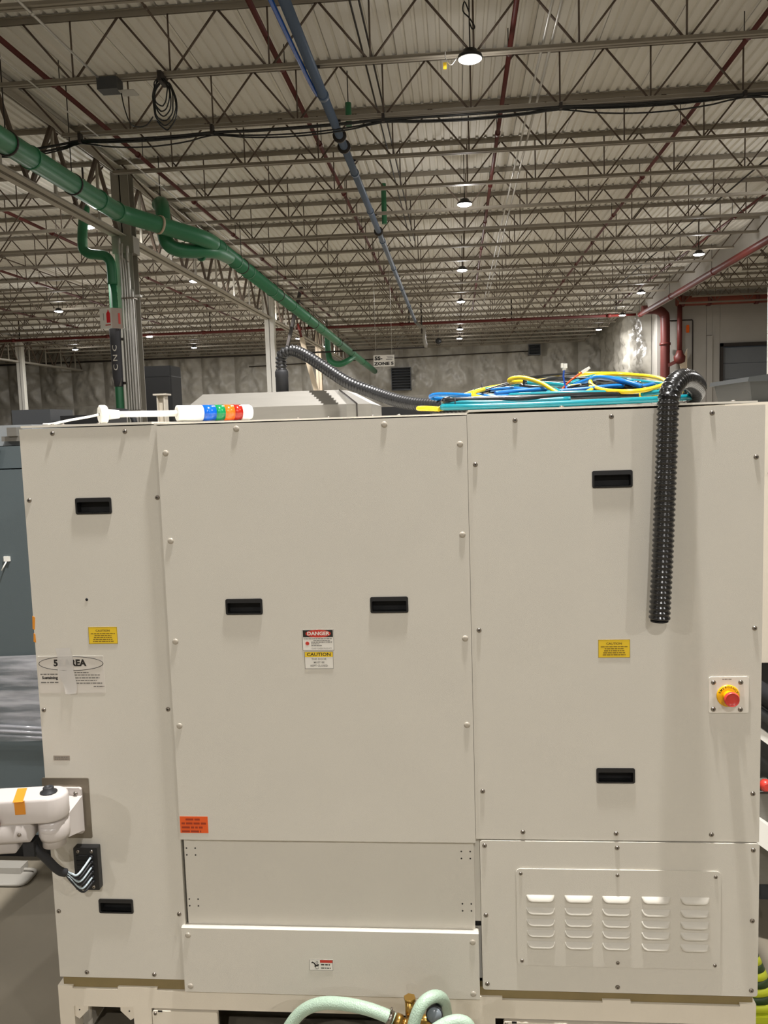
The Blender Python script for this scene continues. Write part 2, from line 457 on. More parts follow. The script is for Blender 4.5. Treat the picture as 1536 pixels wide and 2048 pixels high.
for (ya, yb, lb) in ((29.55, 42.1, 'girder of the outer left column line before its white column'), (42.4, 49.6, 'girder of the outer left column line behind its column')): girder(-22.15, ya, yb, lb)

def column(x, y, w, mt, label, top=6.66, dpt=0.28):
    r = thing('steel_column', label, 'column', (x, y, FL), 'building columns')
    MB().box(x - w / 2, x + w / 2, y - dpt / 2, y - dpt / 2 + .02, FL, top).box(x - w / 2, x + w / 2, y + dpt / 2 - .02, y + dpt / 2, FL, top).box(x - .01, x + .01, y - dpt / 2, y + dpt / 2, FL, top).build('column_shaft', mt, r)
    MB().box(x - w / 2 - .01, x + w / 2 + .01, y - .15, y + .15, FL, FL + .03).build('base_plate', mt, r)
    return r
c1 = column(-6.25, 16.3, 0.34, 'colgrey', 'grey steel column carrying the bundle of bright conduits')
MB().box(-6.46, -6.04, 16.14, 16.46, 5.1, 5.42).build('bracket', 'colgrey', c1)
column(-6.33, 29.4, 0.32, 'colwhite', 'bright white column behind the black hose fitting')
column(-6.72, 42.25, 0.28, 'tan', 'pale far column right of the bright white column')
column(-22.1, 42.25, 0.32, 'colwhite', 'thin white column at the far left edge')
column(8.0, 22.3, 0.34, 'colwhite', 'white column cut by the right edge of the picture')
for i, (x, r) in enumerate(((-6.255, .019), (-6.208, .019), (-6.160, .019), (-6.108, .025), (-6.055, .016))):
    t = thing('conduit', 'bright steel conduit on the grey column, %s from the left' % ORD[i], 'conduit', (x, 16.0, FL), 'conduits strapped to the column')
    zt = 5.05 - .05 * i if i < 4 else 4.1
    MB().tube(catmull([(x - .05 * (i in (1, 2)), 16.0, zt + .3), (x - .05 * (i in (1, 2)), 16.0, zt), (x, 16.0, zt - .2), (x, 16.0, 2.5), (x, 16.0, FL)], 4), r, 10).build('conduit_pipe', 'conduit', t)
    for z in (4.22, 2.1): MB().box(x - r - .008, x + r + .008, 16.0 - r - .006, 16.155, z, z + .03).build('strap', 'screw', t)
pb = MB().box(-6.3, -5.93, 16.03, 16.155, 4.26, 4.30).build('strut_channel', 'conduit', None); tag(pb, 'short steel strut channel across the grey column', 'bracket')
w = thing('white_downpipe', 'white vertical pipe between the black CNC sleeve and the conduits', 'pipe', (-6.325, 16.0, FL))
MB().tube([(-6.325, 16.0, 3.68), (-6.325, 16.0, 3.2), (-6.325, 16.0, 1.2), (-6.325, 16.0, FL)], .024, 10).build('pipe_run', 'white', w)
for z in (3.45, 2.62): MB().cyl((-6.325, 16.0, z), (-6.325, 16.0, z + .05), .030, 10).build('clamp', 'blackiron', w)

# leaning brace and dark post near the far columns
b = thing('leaning_post', 'tan slanted post leaning beyond the white column', 'post', (-4.46, 32, FL))
MB().beam((-4.47, 32, FL), (-5.71, 32, 5.04), .17, .17).build('post_shaft', 'tan', b)
MB().cyl((-5.70, 32, 5.0), (-5.83, 32, 5.55), .05, 8).build('post_tip', 'redbright', b)
b = thing('dark_strut', 'dark slanted strut hanging right of the white column', 'strut', (-6.05, 31, 4.0))
MB().beam((-6.1, 31, 4.5), (-5.45, 31, 6.79), .17, .1).build('strut_bar', 'blackiron', b)

# ================================================================== PIPES ABOVE
def run_pipe(name, label, cat, x, z, r, y0, y1, mt, step, group=None, hang=6.76, cr=1.45):
    t = thing(name, label, cat, (x, y0, z), group)
    MB().cyl((x, y0, z), (x, y1, z), r, 12).build('pipe_run', mt, t)
    y = y0 + step * .45; i = 0
    while y < y1:
        MB().cyl((x, y - .05, z), (x, y + .05, z), r * cr, 10).build('coupling', mt, t)
        if hang: MB().cyl((x, y + .22, z + r * .5), (x, y + .22, hang), .007, 5).build('hanger_rod', 'blackiron', t)
        y += step; i += 1
    return t
run_pipe('sprinkler_pipe', 'thin red sprinkler pipe just right of the middle lamp row', 'pipe', 0.78, 6.38, .032, 7, 37, 'red', 3.1, 'red sprinkler branch pipes')
run_pipe('sprinkler_pipe', 'thin red sprinkler pipe halfway between lamp row and right fascia', 'pipe', 3.75, 6.38, .032, 7, 37, 'red', 3.1, 'red sprinkler branch pipes')
run_pipe('sprinkler_pipe', 'thin red sprinkler pipe just left of the blue pipe', 'pipe', -2.17, 6.38, .034, 7, 37, 'red', 3.1, 'red sprinkler branch pipes')
run_pipe('sprinkler_pipe', 'thin red sprinkler pipe passing behind the hanging cable coil', 'pipe', -5.28, 6.38, .034, 7, 37, 'red', 3.1, 'red sprinkler branch pipes')
run_pipe('sprinkler_pipe', 'thin red sprinkler pipe beyond the girder, left of the conduit column', 'pipe', -9.3, 6.38, .036, 9, 37, 'red', 3.1, 'red sprinkler branch pipes')
run_pipe('sprinkler_pipe', 'thin red sprinkler pipe in the middle of the left bay', 'pipe', -12.8, 6.38, .036, 12, 37, 'red', 3.1, 'red sprinkler branch pipes')
run_pipe('sprinkler_pipe', 'thin red sprinkler pipe at the far left of the roof', 'pipe', -16.6, 6.38, .036, 16, 37, 'red', 3.1, 'red sprinkler branch pipes')
run_pipe('sprinkler_pipe', 'thin red sprinkler pipe nearest the right fascia', 'pipe', 6.75, 6.38, .032, 14, 37, 'red', 3.1, 'red sprinkler branch pipes')
run_pipe('sprinkler_main', 'thick red pipe running back along the right fascia', 'pipe', 7.62, 5.86, .095, 14, 36.45, 'redbright', 5.0, None, 6.7, 1.15)
mn = thing('cross_main', 'red main pipe crossing the whole hall in front of the back wall', 'pipe', (-10, 36.6, 5.9))
MB().cyl((-30.5, 36.6, 5.9), (7.5, 36.6, 5.9), .055, 12).build('pipe_run', 'redbright', mn)
for k in range(9):
    x = -28 + k * 4.3
    MB().cyl((x - .08, 36.6, 5.9), (x + .08, 36.6, 5.9), .085, 10).build('coupling', 'redbright', mn); MB().cyl((x + .3, 36.6, 5.93), (x + .3, 36.6, 6.77), .03, 6).build('hanger_rod', 'blackiron', mn)
rs = thing('fire_riser', 'thick dark red riser standing at the corner of the quilted wall', 'pipe', (8.55, 36.6, FL))
MB().tube(catmull([(7.75, 36.6, 6.06), (8.3, 36.6, 6.06), (8.6, 36.6, 5.9), (8.68, 36.6, 5.5), (8.68, 36.6, 3), (8.68, 36.6, FL)], 6), .19, 16).build('pipe_run', 'red', rs)
for z in (4.6, 2.2): MB().cyl((8.68, 36.6, z), (8.68, 36.6, z + .1), .23, 16).build('flange', 'red', rs)
hz = thing('horizontal_riser_pipe', 'fat rusty red pipe across the recessed wall at right', 'pipe', (11, 36.4, 6.2))
MB().cyl((9.1, 36.45, 6.34), (13.9, 36.45, 6.34), .2, 16).build('pipe_run', 'redrust', hz)
for x in (9.25, 10.3, 12.2): MB().cyl((x, 36.45, 6.34), (x + .14, 36.45, 6.34), .24, 16).build('flange', 'red', hz)
dr = thing('valve_drop', 'red vertical pipe with a valve under the rusty pipe', 'pipe', (9.22, 36.4, 4))
MB().cyl((9.22, 36.4, 6.2), (9.22, 36.4, 4.2), .1, 12).build('pipe_run', 'red', dr)
MB().rev([(.1, 0), (.22, .08), (.24, .3), (.16, .4), (.12, .55)], (9.22, 36.4, 3.8), (0, 0, 1), 14).build('valve_body', 'red', dr)
MB().beam((9.2, 36.4, 3.95), (8.75, 36.5, 3.75), .14, .14).build('side_branch', 'red', dr)
MB().prism([(9.2, 3.8), (9.5, 4.4), (9.5, 2.9), (9.42, 2.9)], 36.3, 36.34).build('paper_tag', 'tan', dr)
tp = thing('thin_wall_conduit', 'thin dark conduit looping over the grey wall right of the riser', 'conduit', (9.9, 36.9, FL))
MB().tube([(8.8, 36.9, 5.62), (9.85, 36.9, 5.62), (9.87, 36.9, 5.58), (9.87, 36.9, FL)], .025, 6).build('conduit_pipe', 'blackiron', tp)
al = MB().prism(rr(9.62, 9.73, 5.1, 5.42, .04), 36.88, 36.99).build('alarm_strobe', 'orange_lens'); tag(al, 'small orange alarm strobe on the grey wall', 'alarm')

# blue pipe
bp = thing('blue_air_pipe', 'long blue pipe running back under the joists', 'pipe', (-1.6, 7, 5.9))
MB().cyl((-1.6, 6.5, 5.9), (-1.6, 36, 5.9), .06, 14).build('pipe_run', 'bluepipe', bp)
for y in (11.2, 14.6, 17.2, 20.0, 23.5, 27, 31): MB().cyl((-1.6, y, 5.9), (-1.6, y + .09, 5.9), .072, 14).build('coupling', 'bluepipe', bp)
for y in (12.75, 13.25, 19.0): MB().rev([(.06, 0), (.1, 0), (.1, .06), (.06, .06)], (-1.6, y, 5.9), (0, 1, 0), 14).build('flange', 'blackiron', bp)
for y in (8.72, 10.56, 12.4, 14.23, 17.9, 21.6, 25.3, 28.9, 32.6): MB().cyl((-1.6, y, 5.94), (-1.6, y, 6.04), .012, 6).box(-1.67, -1.53, y - .02, y + .02, 5.965, 5.985).build('hanger_clip', 'blackiron', bp)
b2 = thing('blue_side_pipe', 'thinner dark blue pipe lying against the near end of the long blue pipe', 'pipe', (-1.74, 7, 5.88))
MB().tube(catmull([(-1.75, 6.5, 5.89), (-1.73, 8.5, 5.89), (-1.70, 10.6, 5.90), (-1.68, 11.3, 5.93)], 5), .028, 10).build('pipe_run', 'blue_lens', b2)
gv = thing('green_drop_pipe', 'short dark green pipe hanging beside the blue pipe', 'pipe', (-1.42, 13.0, 6.1))
MB().cyl((-1.45, 12.7, 6.0), (-1.45, 12.7, 6.32), .045, 10).build('pipe_run', 'green', gv); MB().cyl((-1.45, 12.7, 6.3), (-1.45, 12.7, 6.76), .008, 6).build('hanger_rod', 'blackiron', gv)
gv = thing('green_drop_pipe', 'tall dark green pipe rising from the blue pipe into the joists', 'pipe', (-1.4, 18.6, 6.1))
MB().cyl((-1.43, 18.6, 5.95), (-1.43, 18.6, 6.79), .055, 10).build('pipe_run', 'green', gv)
gv = thing('pipe_drop', 'dark hanging pipe frame at the far end of the blue pipe', 'pipe', (-1.3, 36, 5))
MB().tube([(-1.6, 35.9, 5.9), (-1.25, 35.9, 5.6), (-1.25, 35.9, 5.2), (-1.2, 35.9, 4.95), (-1.2, 35.9, 4.82)], .07, 8).build('pipe_run', 'colgrey', gv)
MB().cyl((-1.2, 35.9, 4.84), (-6.5, 35.9, 4.80), .035, 8).build('cross_pipe', 'blackiron', gv)
MB().cyl((-1.35, 35.9, 6.77), (-1.35, 35.9, 5.4), .03, 6).build('hanger_rod', 'blackiron', gv)
sp = thing('hanging_speaker', 'round black speaker hung before the back wall', 'speaker', (-0.4, 44, 5.3))
MB().rev([(.05, 0), (.14, .04), (.16, .14), (.13, .25), (.05, .3)], (-0.82, 44, 5.85), (0, 1, 0), 14).build('speaker_shell', 'black', sp); MB().cyl((-.82, 44.15, 5.9), (-.82, 44.15, 6.77), .02, 6).build('hanger_rod', 'blackiron', sp)

# green ducts
GR = .145
du = thing('green_duct', 'long green duct passing in front of the girder and falling away toward the back wall', 'duct', (-5, 12, 5.2))
MB().tube([(-5.5, 5.5, 5.34), (-5.5, 14.0, 5.33)], GR, 20).build('duct_section', 'green', du)
MB().tube(catmull([(-5.5, 14.0, 5.33), (-5.42, 14.25, 5.32), (-4.9, 14.95, 5.23), (-4.5, 15.45, 5.15), (-4.4, 15.8, 5.12)], 4), GR * 1.0, 20).build('duct_elbow', 'green', du)
P0, P1 = Vector((-4.4, 15.8, 5.12)), Vector((-4.4, 47, 4.62))
MB().tube([P0, P1], GR, 20).build('duct_section', 'green', du)
for y in (8.2, 11.15, 13.3, 14.0): MB().cyl((-5.5, y, 5.335), (-5.5, y + .05, 5.335), GR + .012, 20).build('duct_collar', 'green', du)
for t in (0.012, .05, .085, .16, .24, .31, .4, .52, .66, .8):
    a = P0.lerp(P1, t); MB().cyl(a, a + (P1 - P0).normalized() * .06, GR + .012, 20).build('duct_collar', 'green', du)
for (x, y, z) in ((-5.5, 10.56, 5.33), (-5.5, 12.4, 5.33), (-5.5, 8.72, 5.33), (-4.4, 17.91, 5.09), (-4.4, 21.6, 5.03), (-4.4, 27, 4.94), (-4.4, 32.6, 4.85)):
    MB().rev([(GR + .004, 0), (GR + .014, 0), (GR + .014, .03), (GR + .004, .03)], (x, y, z), (0, 1, 0), 20).build('hanger_band', 'blackiron', du)
    MB().cyl((x, y, z + GR), (x, y, 6.0 if z < 5.2 else 6.76), .008, 6).build('hanger_rod', 'blackiron', du)
MB().rev([(GR + .004, 0), (GR + .016, 0), (GR + .016, .04), (GR + .004, .04)], (-5.05, 14.75, 5.26), (.6, .8, -.1), 20).build('joint_band', 'tan', du)
dn = thing('green_duct_branch', 'green duct branch with an elbow dropping behind the main duct', 'duct', (-5.1, 15.3, 5))
MB().tube(catmull([(-5.45, 16.0, 5.92), (-5.3, 15.7, 5.85), (-5.18, 15.4, 5.6), (-5.14, 15.3, 5.3), (-5.12, 15.3, 5.12), (-5.02, 15.35, 4.99), (-4.8, 15.5, 4.95), (-4.42, 15.9, 5.0), (-4.38, 16.8, 5.06)], 6), .13, 18).build('duct_section', 'green', dn)
MB().cyl((-5.4, 15.95, 5.95), (-5.4, 15.95, 6.78), .01, 6).build('hanger_rod', 'blackiron', dn)
for p, a in (((-5.17, 15.3, 5.42), (0, 0, 1)), ((-4.9, 15.46, 4.96), (.85, .5, -.1)), ((-4.62, 15.72, 4.94), (.6, .8, 0))): MB().rev([(.132, 0), (.142, 0), (.142, .04), (.132, .04)], p, a, 18).build('duct_collar', 'green', dn)
d3 = thing('green_duct_offshoot', 'small looping green duct under the far end of the long duct', 'duct', (-4.6, 36, 4.4))
MB().tube(catmull([(-5.35, 36.2, 5.6), (-5.35, 36.2, 4.9), (-5.25, 36.2, 4.45), (-4.9, 36.2, 4.3), (-4.55, 36.4, 4.45), (-4.42, 37.4, 4.7)], 5), .13, 14).build('duct_section', 'green', d3)
MB().cyl((-5.35, 36.2, 5.55), (-5.35, 36.2, 6.3), .02, 6).build('hanger_rod', 'blackiron', d3)
gd = thing('green_drop_duct', 'bright green vertical pipe beside the conduit column', 'duct', (-6.44, 15.95, FL))
MB().tube(catmull([(-6.97, 16.2, 6.0), (-6.97, 16.05, 5.6), (-6.975, 16.0, 5.3), (-6.96, 16.0, 5.17), (-6.85, 16.0, 5.09), (-6.7, 16.0, 5.065), (-6.56, 16.0, 5.04), (-6.47, 16.0, 4.95), (-6.44, 16.0, 4.8), (-6.44, 16.0, 4.5)], 5), .092, 16).build('duct_elbow', 'green', gd)
MB().cyl((-6.44, 16.0, 4.55), (-6.44, 16.0, FL), .075, 16).build('duct_section', 'green', gd)
MB().cyl((-6.97, 16.2, 5.98), (-6.97, 16.2, 6.79), .02, 6).build('hanger_rod', 'blackiron', gd)
sl = thing('fabric_sleeve', 'dark fabric sleeve lettered CNC wrapped around the green pipe', 'banner', (-6.42, 15.9, 2.6))
MB().rev([(.08, 0), (.09, .10), (.105, .2), (.11, .6), (.115, .95), (.12, 1.08), (.1, 1.12)], (-6.44, 16.0, 2.58), (0, 0, 1), 20).build('sleeve_cloth', 'fabric', sl)
def cyl_map(z0):
    def f(a, w):
        th = w / .118 * -1 + .1
        return (-6.44 + .118 * sin(th), 16.0 - .121 * cos(th), z0 + a)
    return f
MB().text('C N C', 0, 0, 0, .085, bold=.01, mp=cyl_map(3.12), sx=1.45).build('printed_letters', 'label_white', sl)
for s_ in (-1, 1): MB().prism([(-6.44 + s_ * .10, 2.74), (-6.44 + s_ * .085, 2.70), (-6.44 + s_ * .045, 2.585), (-6.44 + s_ * .085, 2.59)], 15.90, 15.905).build('cloth_tie', 'silver', sl)
es = thing('extinguisher_sign', 'white V-shaped fire extinguisher sign above the CNC sleeve', 'sign', (-6.45, 15.8, 3.66))
def quadpanel(p, q, z0, z1, t=.006):
    p = Vector((p[0], p[1], 0)); q = Vector((q[0], q[1], 0)); d = (q - p).normalized(); nrm = Vector((d.y, -d.x, 0)) * t
    return MB().hexa([(p.x, p.y, z0), (q.x, q.y, z0), (q.x - nrm.x, q.y - nrm.y, z0), (p.x - nrm.x, p.y - nrm.y, z0)], [(p.x, p.y, z1), (q.x, q.y, z1), (q.x - nrm.x, q.y - nrm.y, z1), (p.x - nrm.x, p.y - nrm.y, z1)])
MB().beam((-6.30, 15.82, 3.665), (-6.20, 16.16, 3.665), .015, .02).build('mount_bar', 'conduit', es)
LA, LB_, RB = (-6.645, 15.80), (-6.375, 15.70), (-6.235, 15.86)
quadpanel(LA, LB_, 3.655, 4.03).build('sign_face', 'white', es)
quadpanel(LB_, RB, 3.655, 4.03).build('sign_face', 'sign_shaded', es)
def on_panel(poly, A, B, z0, mt, nm, off=.004):
    A = Vector((A[0], A[1], 0)); B = Vector((B[0], B[1], 0)); d = (B - A).normalized(); nr = Vector((d.y, -d.x, 0))
    g = MB(); b0 = len(g.v)
    for u, w_ in poly: p = A + d * u + nr * off; g.v.append((p.x, p.y, z0 + w_))
    g.face(range(len(poly))); return g.build(nm, mt, es)
on_panel([(.165, .1), (.255, .1), (.255, .27), (.235, .3), (.225, .31), (.225, .33), (.2, .34), (.2, .31), (.185, .3), (.165, .27)], LA, LB_, 3.66, 'signred', 'extinguisher_pictogram')
on_panel([(.09, .15), (.10, .15), (.10, .28), (.09, .28)], LA, LB_, 3.66, 'grey_ink', 'small_print')
on_panel([(.13, .05), (.26, .05), (.26, .07), (.13, .07)], LA, LB_, 3.66, 'label_red', 'small_print')
on_panel([(.13, .08), (.17, .08), (.17, .28), (.13, .28)], LB_, RB, 3.66, 'label_red', 'small_print')

# rigid conduits along the roof, bridging rods
def thin_run(name, label, x, z, r, y0, y1, mt):
    t = thing(name, label, 'conduit', (x, y0, z))
    MB().cyl((x, y0, z), (x, y1, z), r, 8).build('conduit_pipe', mt, t)
    for y in (y0 + 1, (y0 + y1) / 2): MB().cyl((x, y, z), (x, y + .06, z), r * 1.5, 8).build('coupling', mt, t)
    return t
thin_run('roof_conduit', 'left one of a pair of pale conduits right of the lamp row', 1.12, 6.12, .016, 7, 34, 'conduit')
thin_run('roof_conduit', 'right one of a pair of pale conduits right of the lamp row', 1.22, 6.12, .016, 7, 31, 'conduit')
thin_run('roof_conduit', 'thin pale conduit ending at the dark junction box', -4.2, 6.0 - .04, .014, 7, 10.5, 'conduit')
thin_run('roof_conduit', 'thin pale conduit running back left of the junction box', -5.05, 5.96, .010, 7, 20, 'conduit')
thin_run('bridging_rod', 'thin dark bridging rod toward the right side of the joists', 5.45, 6.06, .016, 9, 40, 'blackiron')
thin_run('bridging_rod', 'thin dark bridging rod left of the red pipe near the blue pipe', -3.1, 6.06, .012, 8, 40, 'web')
thin_run('bridging_rod', 'thin dark bridging rod in the left bay', -11.0, 6.06, .016, 12, 40, 'web')
for i, x in enumerate((-1.05, -.95)):
    thin_run('roof_wire', 'dark cable right of the blue pipe, %s of two' % ('left' if i == 0 else 'right'), x, 6.28, .012, 7, 22, 'blackiron')

# junction box and coil hanging from the joist
jb = thing('junction_box', 'dark box with a side plate hung under the joist left of the cable coil', 'box', (-4.1, 10.5, 5.8))
MB().box(-4.22, -3.97, 10.38, 10.58, 5.82, 5.965).build('box_body', 'darkgrey', jb)
MB().box(-3.97, -3.78, 10.42, 10.6, 5.80, 5.812).build('side_plate', 'conduit', jb)
co = thing('cable_coil', 'coil of black cable hanging from a roof joist at upper left', 'cable', (-3.45, 10.5, 5.35))
rnd = random.Random(4)
for i in range(6):
    w_, h_ = .085 + .012 * i + rnd.uniform(-.008, .008), .17 + .022 * i
    pts = [(-3.45 + rnd.uniform(-.01, .01) + w_ * sin(a), 10.5 + .03 * i - .08, 5.93 - h_ + h_ * cos(a) + rnd.uniform(-.006, .006)) for a in [2 * pi * k / 14 for k in range(14)]]
    MB().tube(catmull(pts, 3, True), .009, 6, closed=True).build('cable_loop', 'black_cable', co)
MB().box(-3.475, -3.425, 10.4, 10.62, 5.88, 6.0).build('tie_strap', 'blackiron', co)
MB().tube(catmull([(-3.97, 10.5, 5.85), (-3.93, 10.48, 5.62), (-3.85, 10.48, 5.42), (-3.68, 10.48, 5.4), (-3.58, 10.48, 5.5)], 5), .008, 6).build('cable_tail', 'black_cable', co)

# sagging cable bundle under the joist
cb = thing('cable_bundle', 'black cable bundle sagging between ties under the third visible joist', 'cable', (-1, 12.25, 5.85))
nodes = [(-6.6, 5.78), (-5.30, 5.895), (-3.36, 5.895), (-.92, 5.925), (1.52, 5.945), (3.96, 5.955), (7.0, 5.95)]
for s in range(4):
    pts = []
    for (xa, za), (xb, zb) in zip(nodes, nodes[1:]):
        for k in range(6):
            t = k / 6; pts.append((xa + (xb - xa) * t, 12.3 + .014 * s, za + (zb - za) * t - (.018 + .022 * s) * 4 * t * (1 - t) * (1 + .4 * sin(s * 2 + xa)) - .008 * s))
    pts.append((nodes[-1][0], 12.3, nodes[-1][1]))
    MB().tube(catmull(pts, 2), .011 if s else .018, 6).build('cable_strand', 'black_cable', cb)
for x, z in nodes[1:-1]: MB().box(x - .02, x + .02, 12.27, 12.37, z - .03, 6.0).build('tie_strap', 'blackiron', cb)

# hanging sign
sg = thing('hanging_sign', 'white sign reading 5S ZONE 5 hung in the middle of the hall', 'sign', (-1.97, 24, 3.3))
MB().box(-2.27, -1.69, 24, 24.01, 3.315, 3.63).build('sign_board', 'label_white', sg)
MB().text('5S-', -2.24, 3.54, 23.995, .095, bold=.055, sx=1.25, align='LEFT').text('ZONE 5', -1.98, 3.39, 23.995, .08, bold=.05, sx=1.35).build('lettering', 'label_ink', sg)
MB().box(-1.92, -1.74, 23.994, 23.999, 3.50, 3.515).box(-1.88, -1.71, 23.994, 23.999, 3.545, 3.556).box(-1.9, -1.73, 23.994, 23.999, 3.585, 3.595).build('small_print', 'grey_ink', sg)
for x in (-2.2, -1.75): MB().cyl((x, 24.005, 3.62), (x, 24.005, 6.79), .004, 5).build('hanger_wire', 'conduit', sg)

# vents on the back wall
for (x0, x1, z0, z1, lb) in ((-3.64, -2.58, 3.66, 4.89, 'large dark louvred vent low on the back wall'), (4.2, 4.8, 5.38, 5.9, 'small dark vent high on the back wall')):
    v = thing('wall_vent', lb, 'vent', ((x0 + x1) / 2, 49.4, z0))
    MB().box(x0 - .04, x0, 49.3, 50, z0 - .04, z1 + .04).box(x1, x1 + .04, 49.3, 50, z0 - .04, z1 + .04).box(x0, x1, 49.3, 50, z1, z1 + .04).box(x0, x1, 49.3, 50, z0 - .04, z0).build('vent_frame', 'darkgrey', v)
    MB().box(x0, x1, 49.47, 49.6, z0, z1).build('vent_back', 'blackin', v)
    n = 8
    for k in range(n): MB().hexa([(x0, 49.34, z0 + (z1 - z0) * k / n), (x1, 49.34, z0 + (z1 - z0) * k / n), (x1, 49.46, z0 + (z1 - z0) * (k + .5) / n), (x0, 49.46, z0 + (z1 - z0) * (k + .5) / n)],
                                 [(x0, 49.34, z0 + (z1 - z0) * k / n + .02), (x1, 49.34, z0 + (z1 - z0) * k / n + .02), (x1, 49.46, z0 + (z1 - z0) * (k + .5) / n + .02), (x0, 49.46, z0 + (z1 - z0) * (k + .5) / n + .02)]).build('slat', 'darkgrey', v)
wc = thing('wall_conduit', 'thin dark conduit along the middle of the back wall', 'conduit', (-5, 49.7, 5.5))
MB().tube([(-12, 49.45, 5.3), (-4, 49.45, 5.48), (4.15, 49.45, 5.58)], .03, 6).build('conduit_pipe', 'blackiron', wc)
wc = thing('wall_conduit', 'dark pipe running along the left part of the back wall', 'conduit', (-22, 49.6, 6.0))
MB().tube([(-30.5, 49.42, 5.95), (-8, 49.42, 5.95)], .05, 6).build('conduit_pipe', 'blackiron', wc)

# ================================================================== LAMPS
def lamp(x, y, label, z=5.85, dim=False, power=1.0):
    t = thing('high_bay_lamp', label, 'lamp', (x, y, z), 'round high bay lamps')
    MB().rev([(.05, .10), (.08, .09), (.10, .045), (.138, .03), (.145, .0), (.14, -.008)], (x, y, z), (0, 0, 1), 20).build('lamp_housing', 'black', t)
    MB().rev([(.138, 0), (.136, -.016), (.11, -.030), (.06, -.038), (.02, -.040)], (x, y, z), (0, 0, 1), 20).build('lens', 'led_dim' if dim else 'led', t)
    if dim: MB().rev([(.02, 0), (.075, 0), (.075, -.004), (.02, -.004)], (x, y, z - .038), (0, 0, 1), 16).build('led_ring', 'led_core', t)
    MB().cyl((x, y, z + .09), (x, y, 6.77), .008, 6).build('hanger_cord', 'blackiron', t)
    if dim:
        MB().tube(catmull([(x, y, z + .5), (x - .05, y, z + .62), (x - .07, y, z + .52), (x, y, z + .44), (x + .06, y, z + .34), (x + .03, y, z + .32), (x, y, z + .4)], 4), .008, 6).build('cord_knot', 'black_cable', t)
        MB().tube(catmull([(x - .15, y, z + .02), (x - .22, y, z - .06), (x - .28, y, z + .02), (x - .28, y, z + .1)], 4), .005, 6).build('lamp_lead', 'conduit', t)
        MB().box(x - .31, x - .27, y - .01, y + .01, z - .1, z - .03).build('paper_tag', 'yellow_label', t)
    ld = bpy.data.lights.new('lamp_light', 'AREA'); ld.shape = 'DISK'; ld.size = .14; ld.energy = LAMP_W * (.85 if dim else power); ld.color = LAMP_COL
    lo = bpy.data.objects.new('lamp_light', ld); COL.objects.link(lo); lo.parent = t; lo.location = (0, 0, -.05)
    ls = bpy.data.lights.new('lens_glow', 'POINT'); ls.shadow_soft_size = .12; ls.energy = SPILL_W * (1.0 if y > 15 else .5); ls.color = LAMP_COL
    lo = bpy.data.objects.new('lens_glow', ls); COL.objects.link(lo); lo.parent = t; lo.location = (0, 0, -.16)
ROWM = [10.3, 16.88, 24.0, 30.15, 38.9, 43.2]
for i, y in enumerate(ROWM): lamp(.25, y, 'round lamp of the middle row, %s' % ('nearest, its lens dim with a bright core' if i == 0 else ORD[i] + ' from the camera'), dim=(i == 0))
for i, y in enumerate([17.05, 23.75, 30.0, 40.1, 44.6]): lamp((-7.3, -7.2, -6.95, -7.3, -6.75)[i], y, 'round lamp left of the girder, %s from the camera' % ORD[i])
for i, (x, y) in enumerate([(6.38, 23.3), (6.3, 29.9), (6.87, 36.15), (6.8, 41.6)]): lamp(x, y, 'round lamp of the right row, %s from the camera' % ORD[i])
for i, (x, y) in enumerate([(-13.28, 28.2), (-13.3, 36.8), (-13.05, 42.4), (-18.6, 41)]): lamp(x, y, 'round lamp deep in the left bay, %s from the camera' % ORD[i])
# the fixtures of the same grid standing over and behind the camera
for i, (x, y) in enumerate([(.25, 1.98), (.25, -4.6), (6.4, -4.6), (-7.2, -4.6), (6.4, 3.4), (6.4, 16.7), (-7.2, 3.6), (.25, -10.8), (-13.3, 20)]):
    lamp(x, y, 'round lamp over the front of the hall, %s counted from above the machine' % ORD[i], power=2.0 if i == 0 else 1.0)

# ================================================================== THE MACHINE
D = 2.2
mc = thing('enclosed_machine', 'large cream sheet metal machine cabinet filling the foreground', 'machine', (-.2, 3.0, FL))
SCR = MB().rev([(.0064, 0), (.0062, .0012), (.005, .003), (.0036, .0036)], (0, 0, 0), (0, -1, 0), 14).prism([(.0024 * cos(a), .0024 * sin(a)) for a in [pi / 3 * k for k in range(6)]], -.00365, -.0037, m=1).mesh('screw', ['screw', 'hex'])
SCRS = MB().rev([(.0050, 0), (.0049, .001), (.004, .0026), (.0028, .003)], (0, 0, 0), (0, -1, 0), 14).prism([(.002 * cos(a), .002 * sin(a)) for a in [pi / 3 * k for k in range(6)]], -.00305, -.0031, m=1).mesh('screw', ['screw', 'hex'])
CAP = MB().rev([(.0080, 0), (.0080, .0012), (.0068, .0024), (.003, .0031)], (0, 0, 0), (0, -1, 0), 18).mesh('cap_screw', 'capscrew')
PIN = MB().rev([(.0024, 0), (.0022, .0006), (.001, .0008)], (0, 0, 0), (0, -1, 0), 8).mesh('rivet', 'hex')

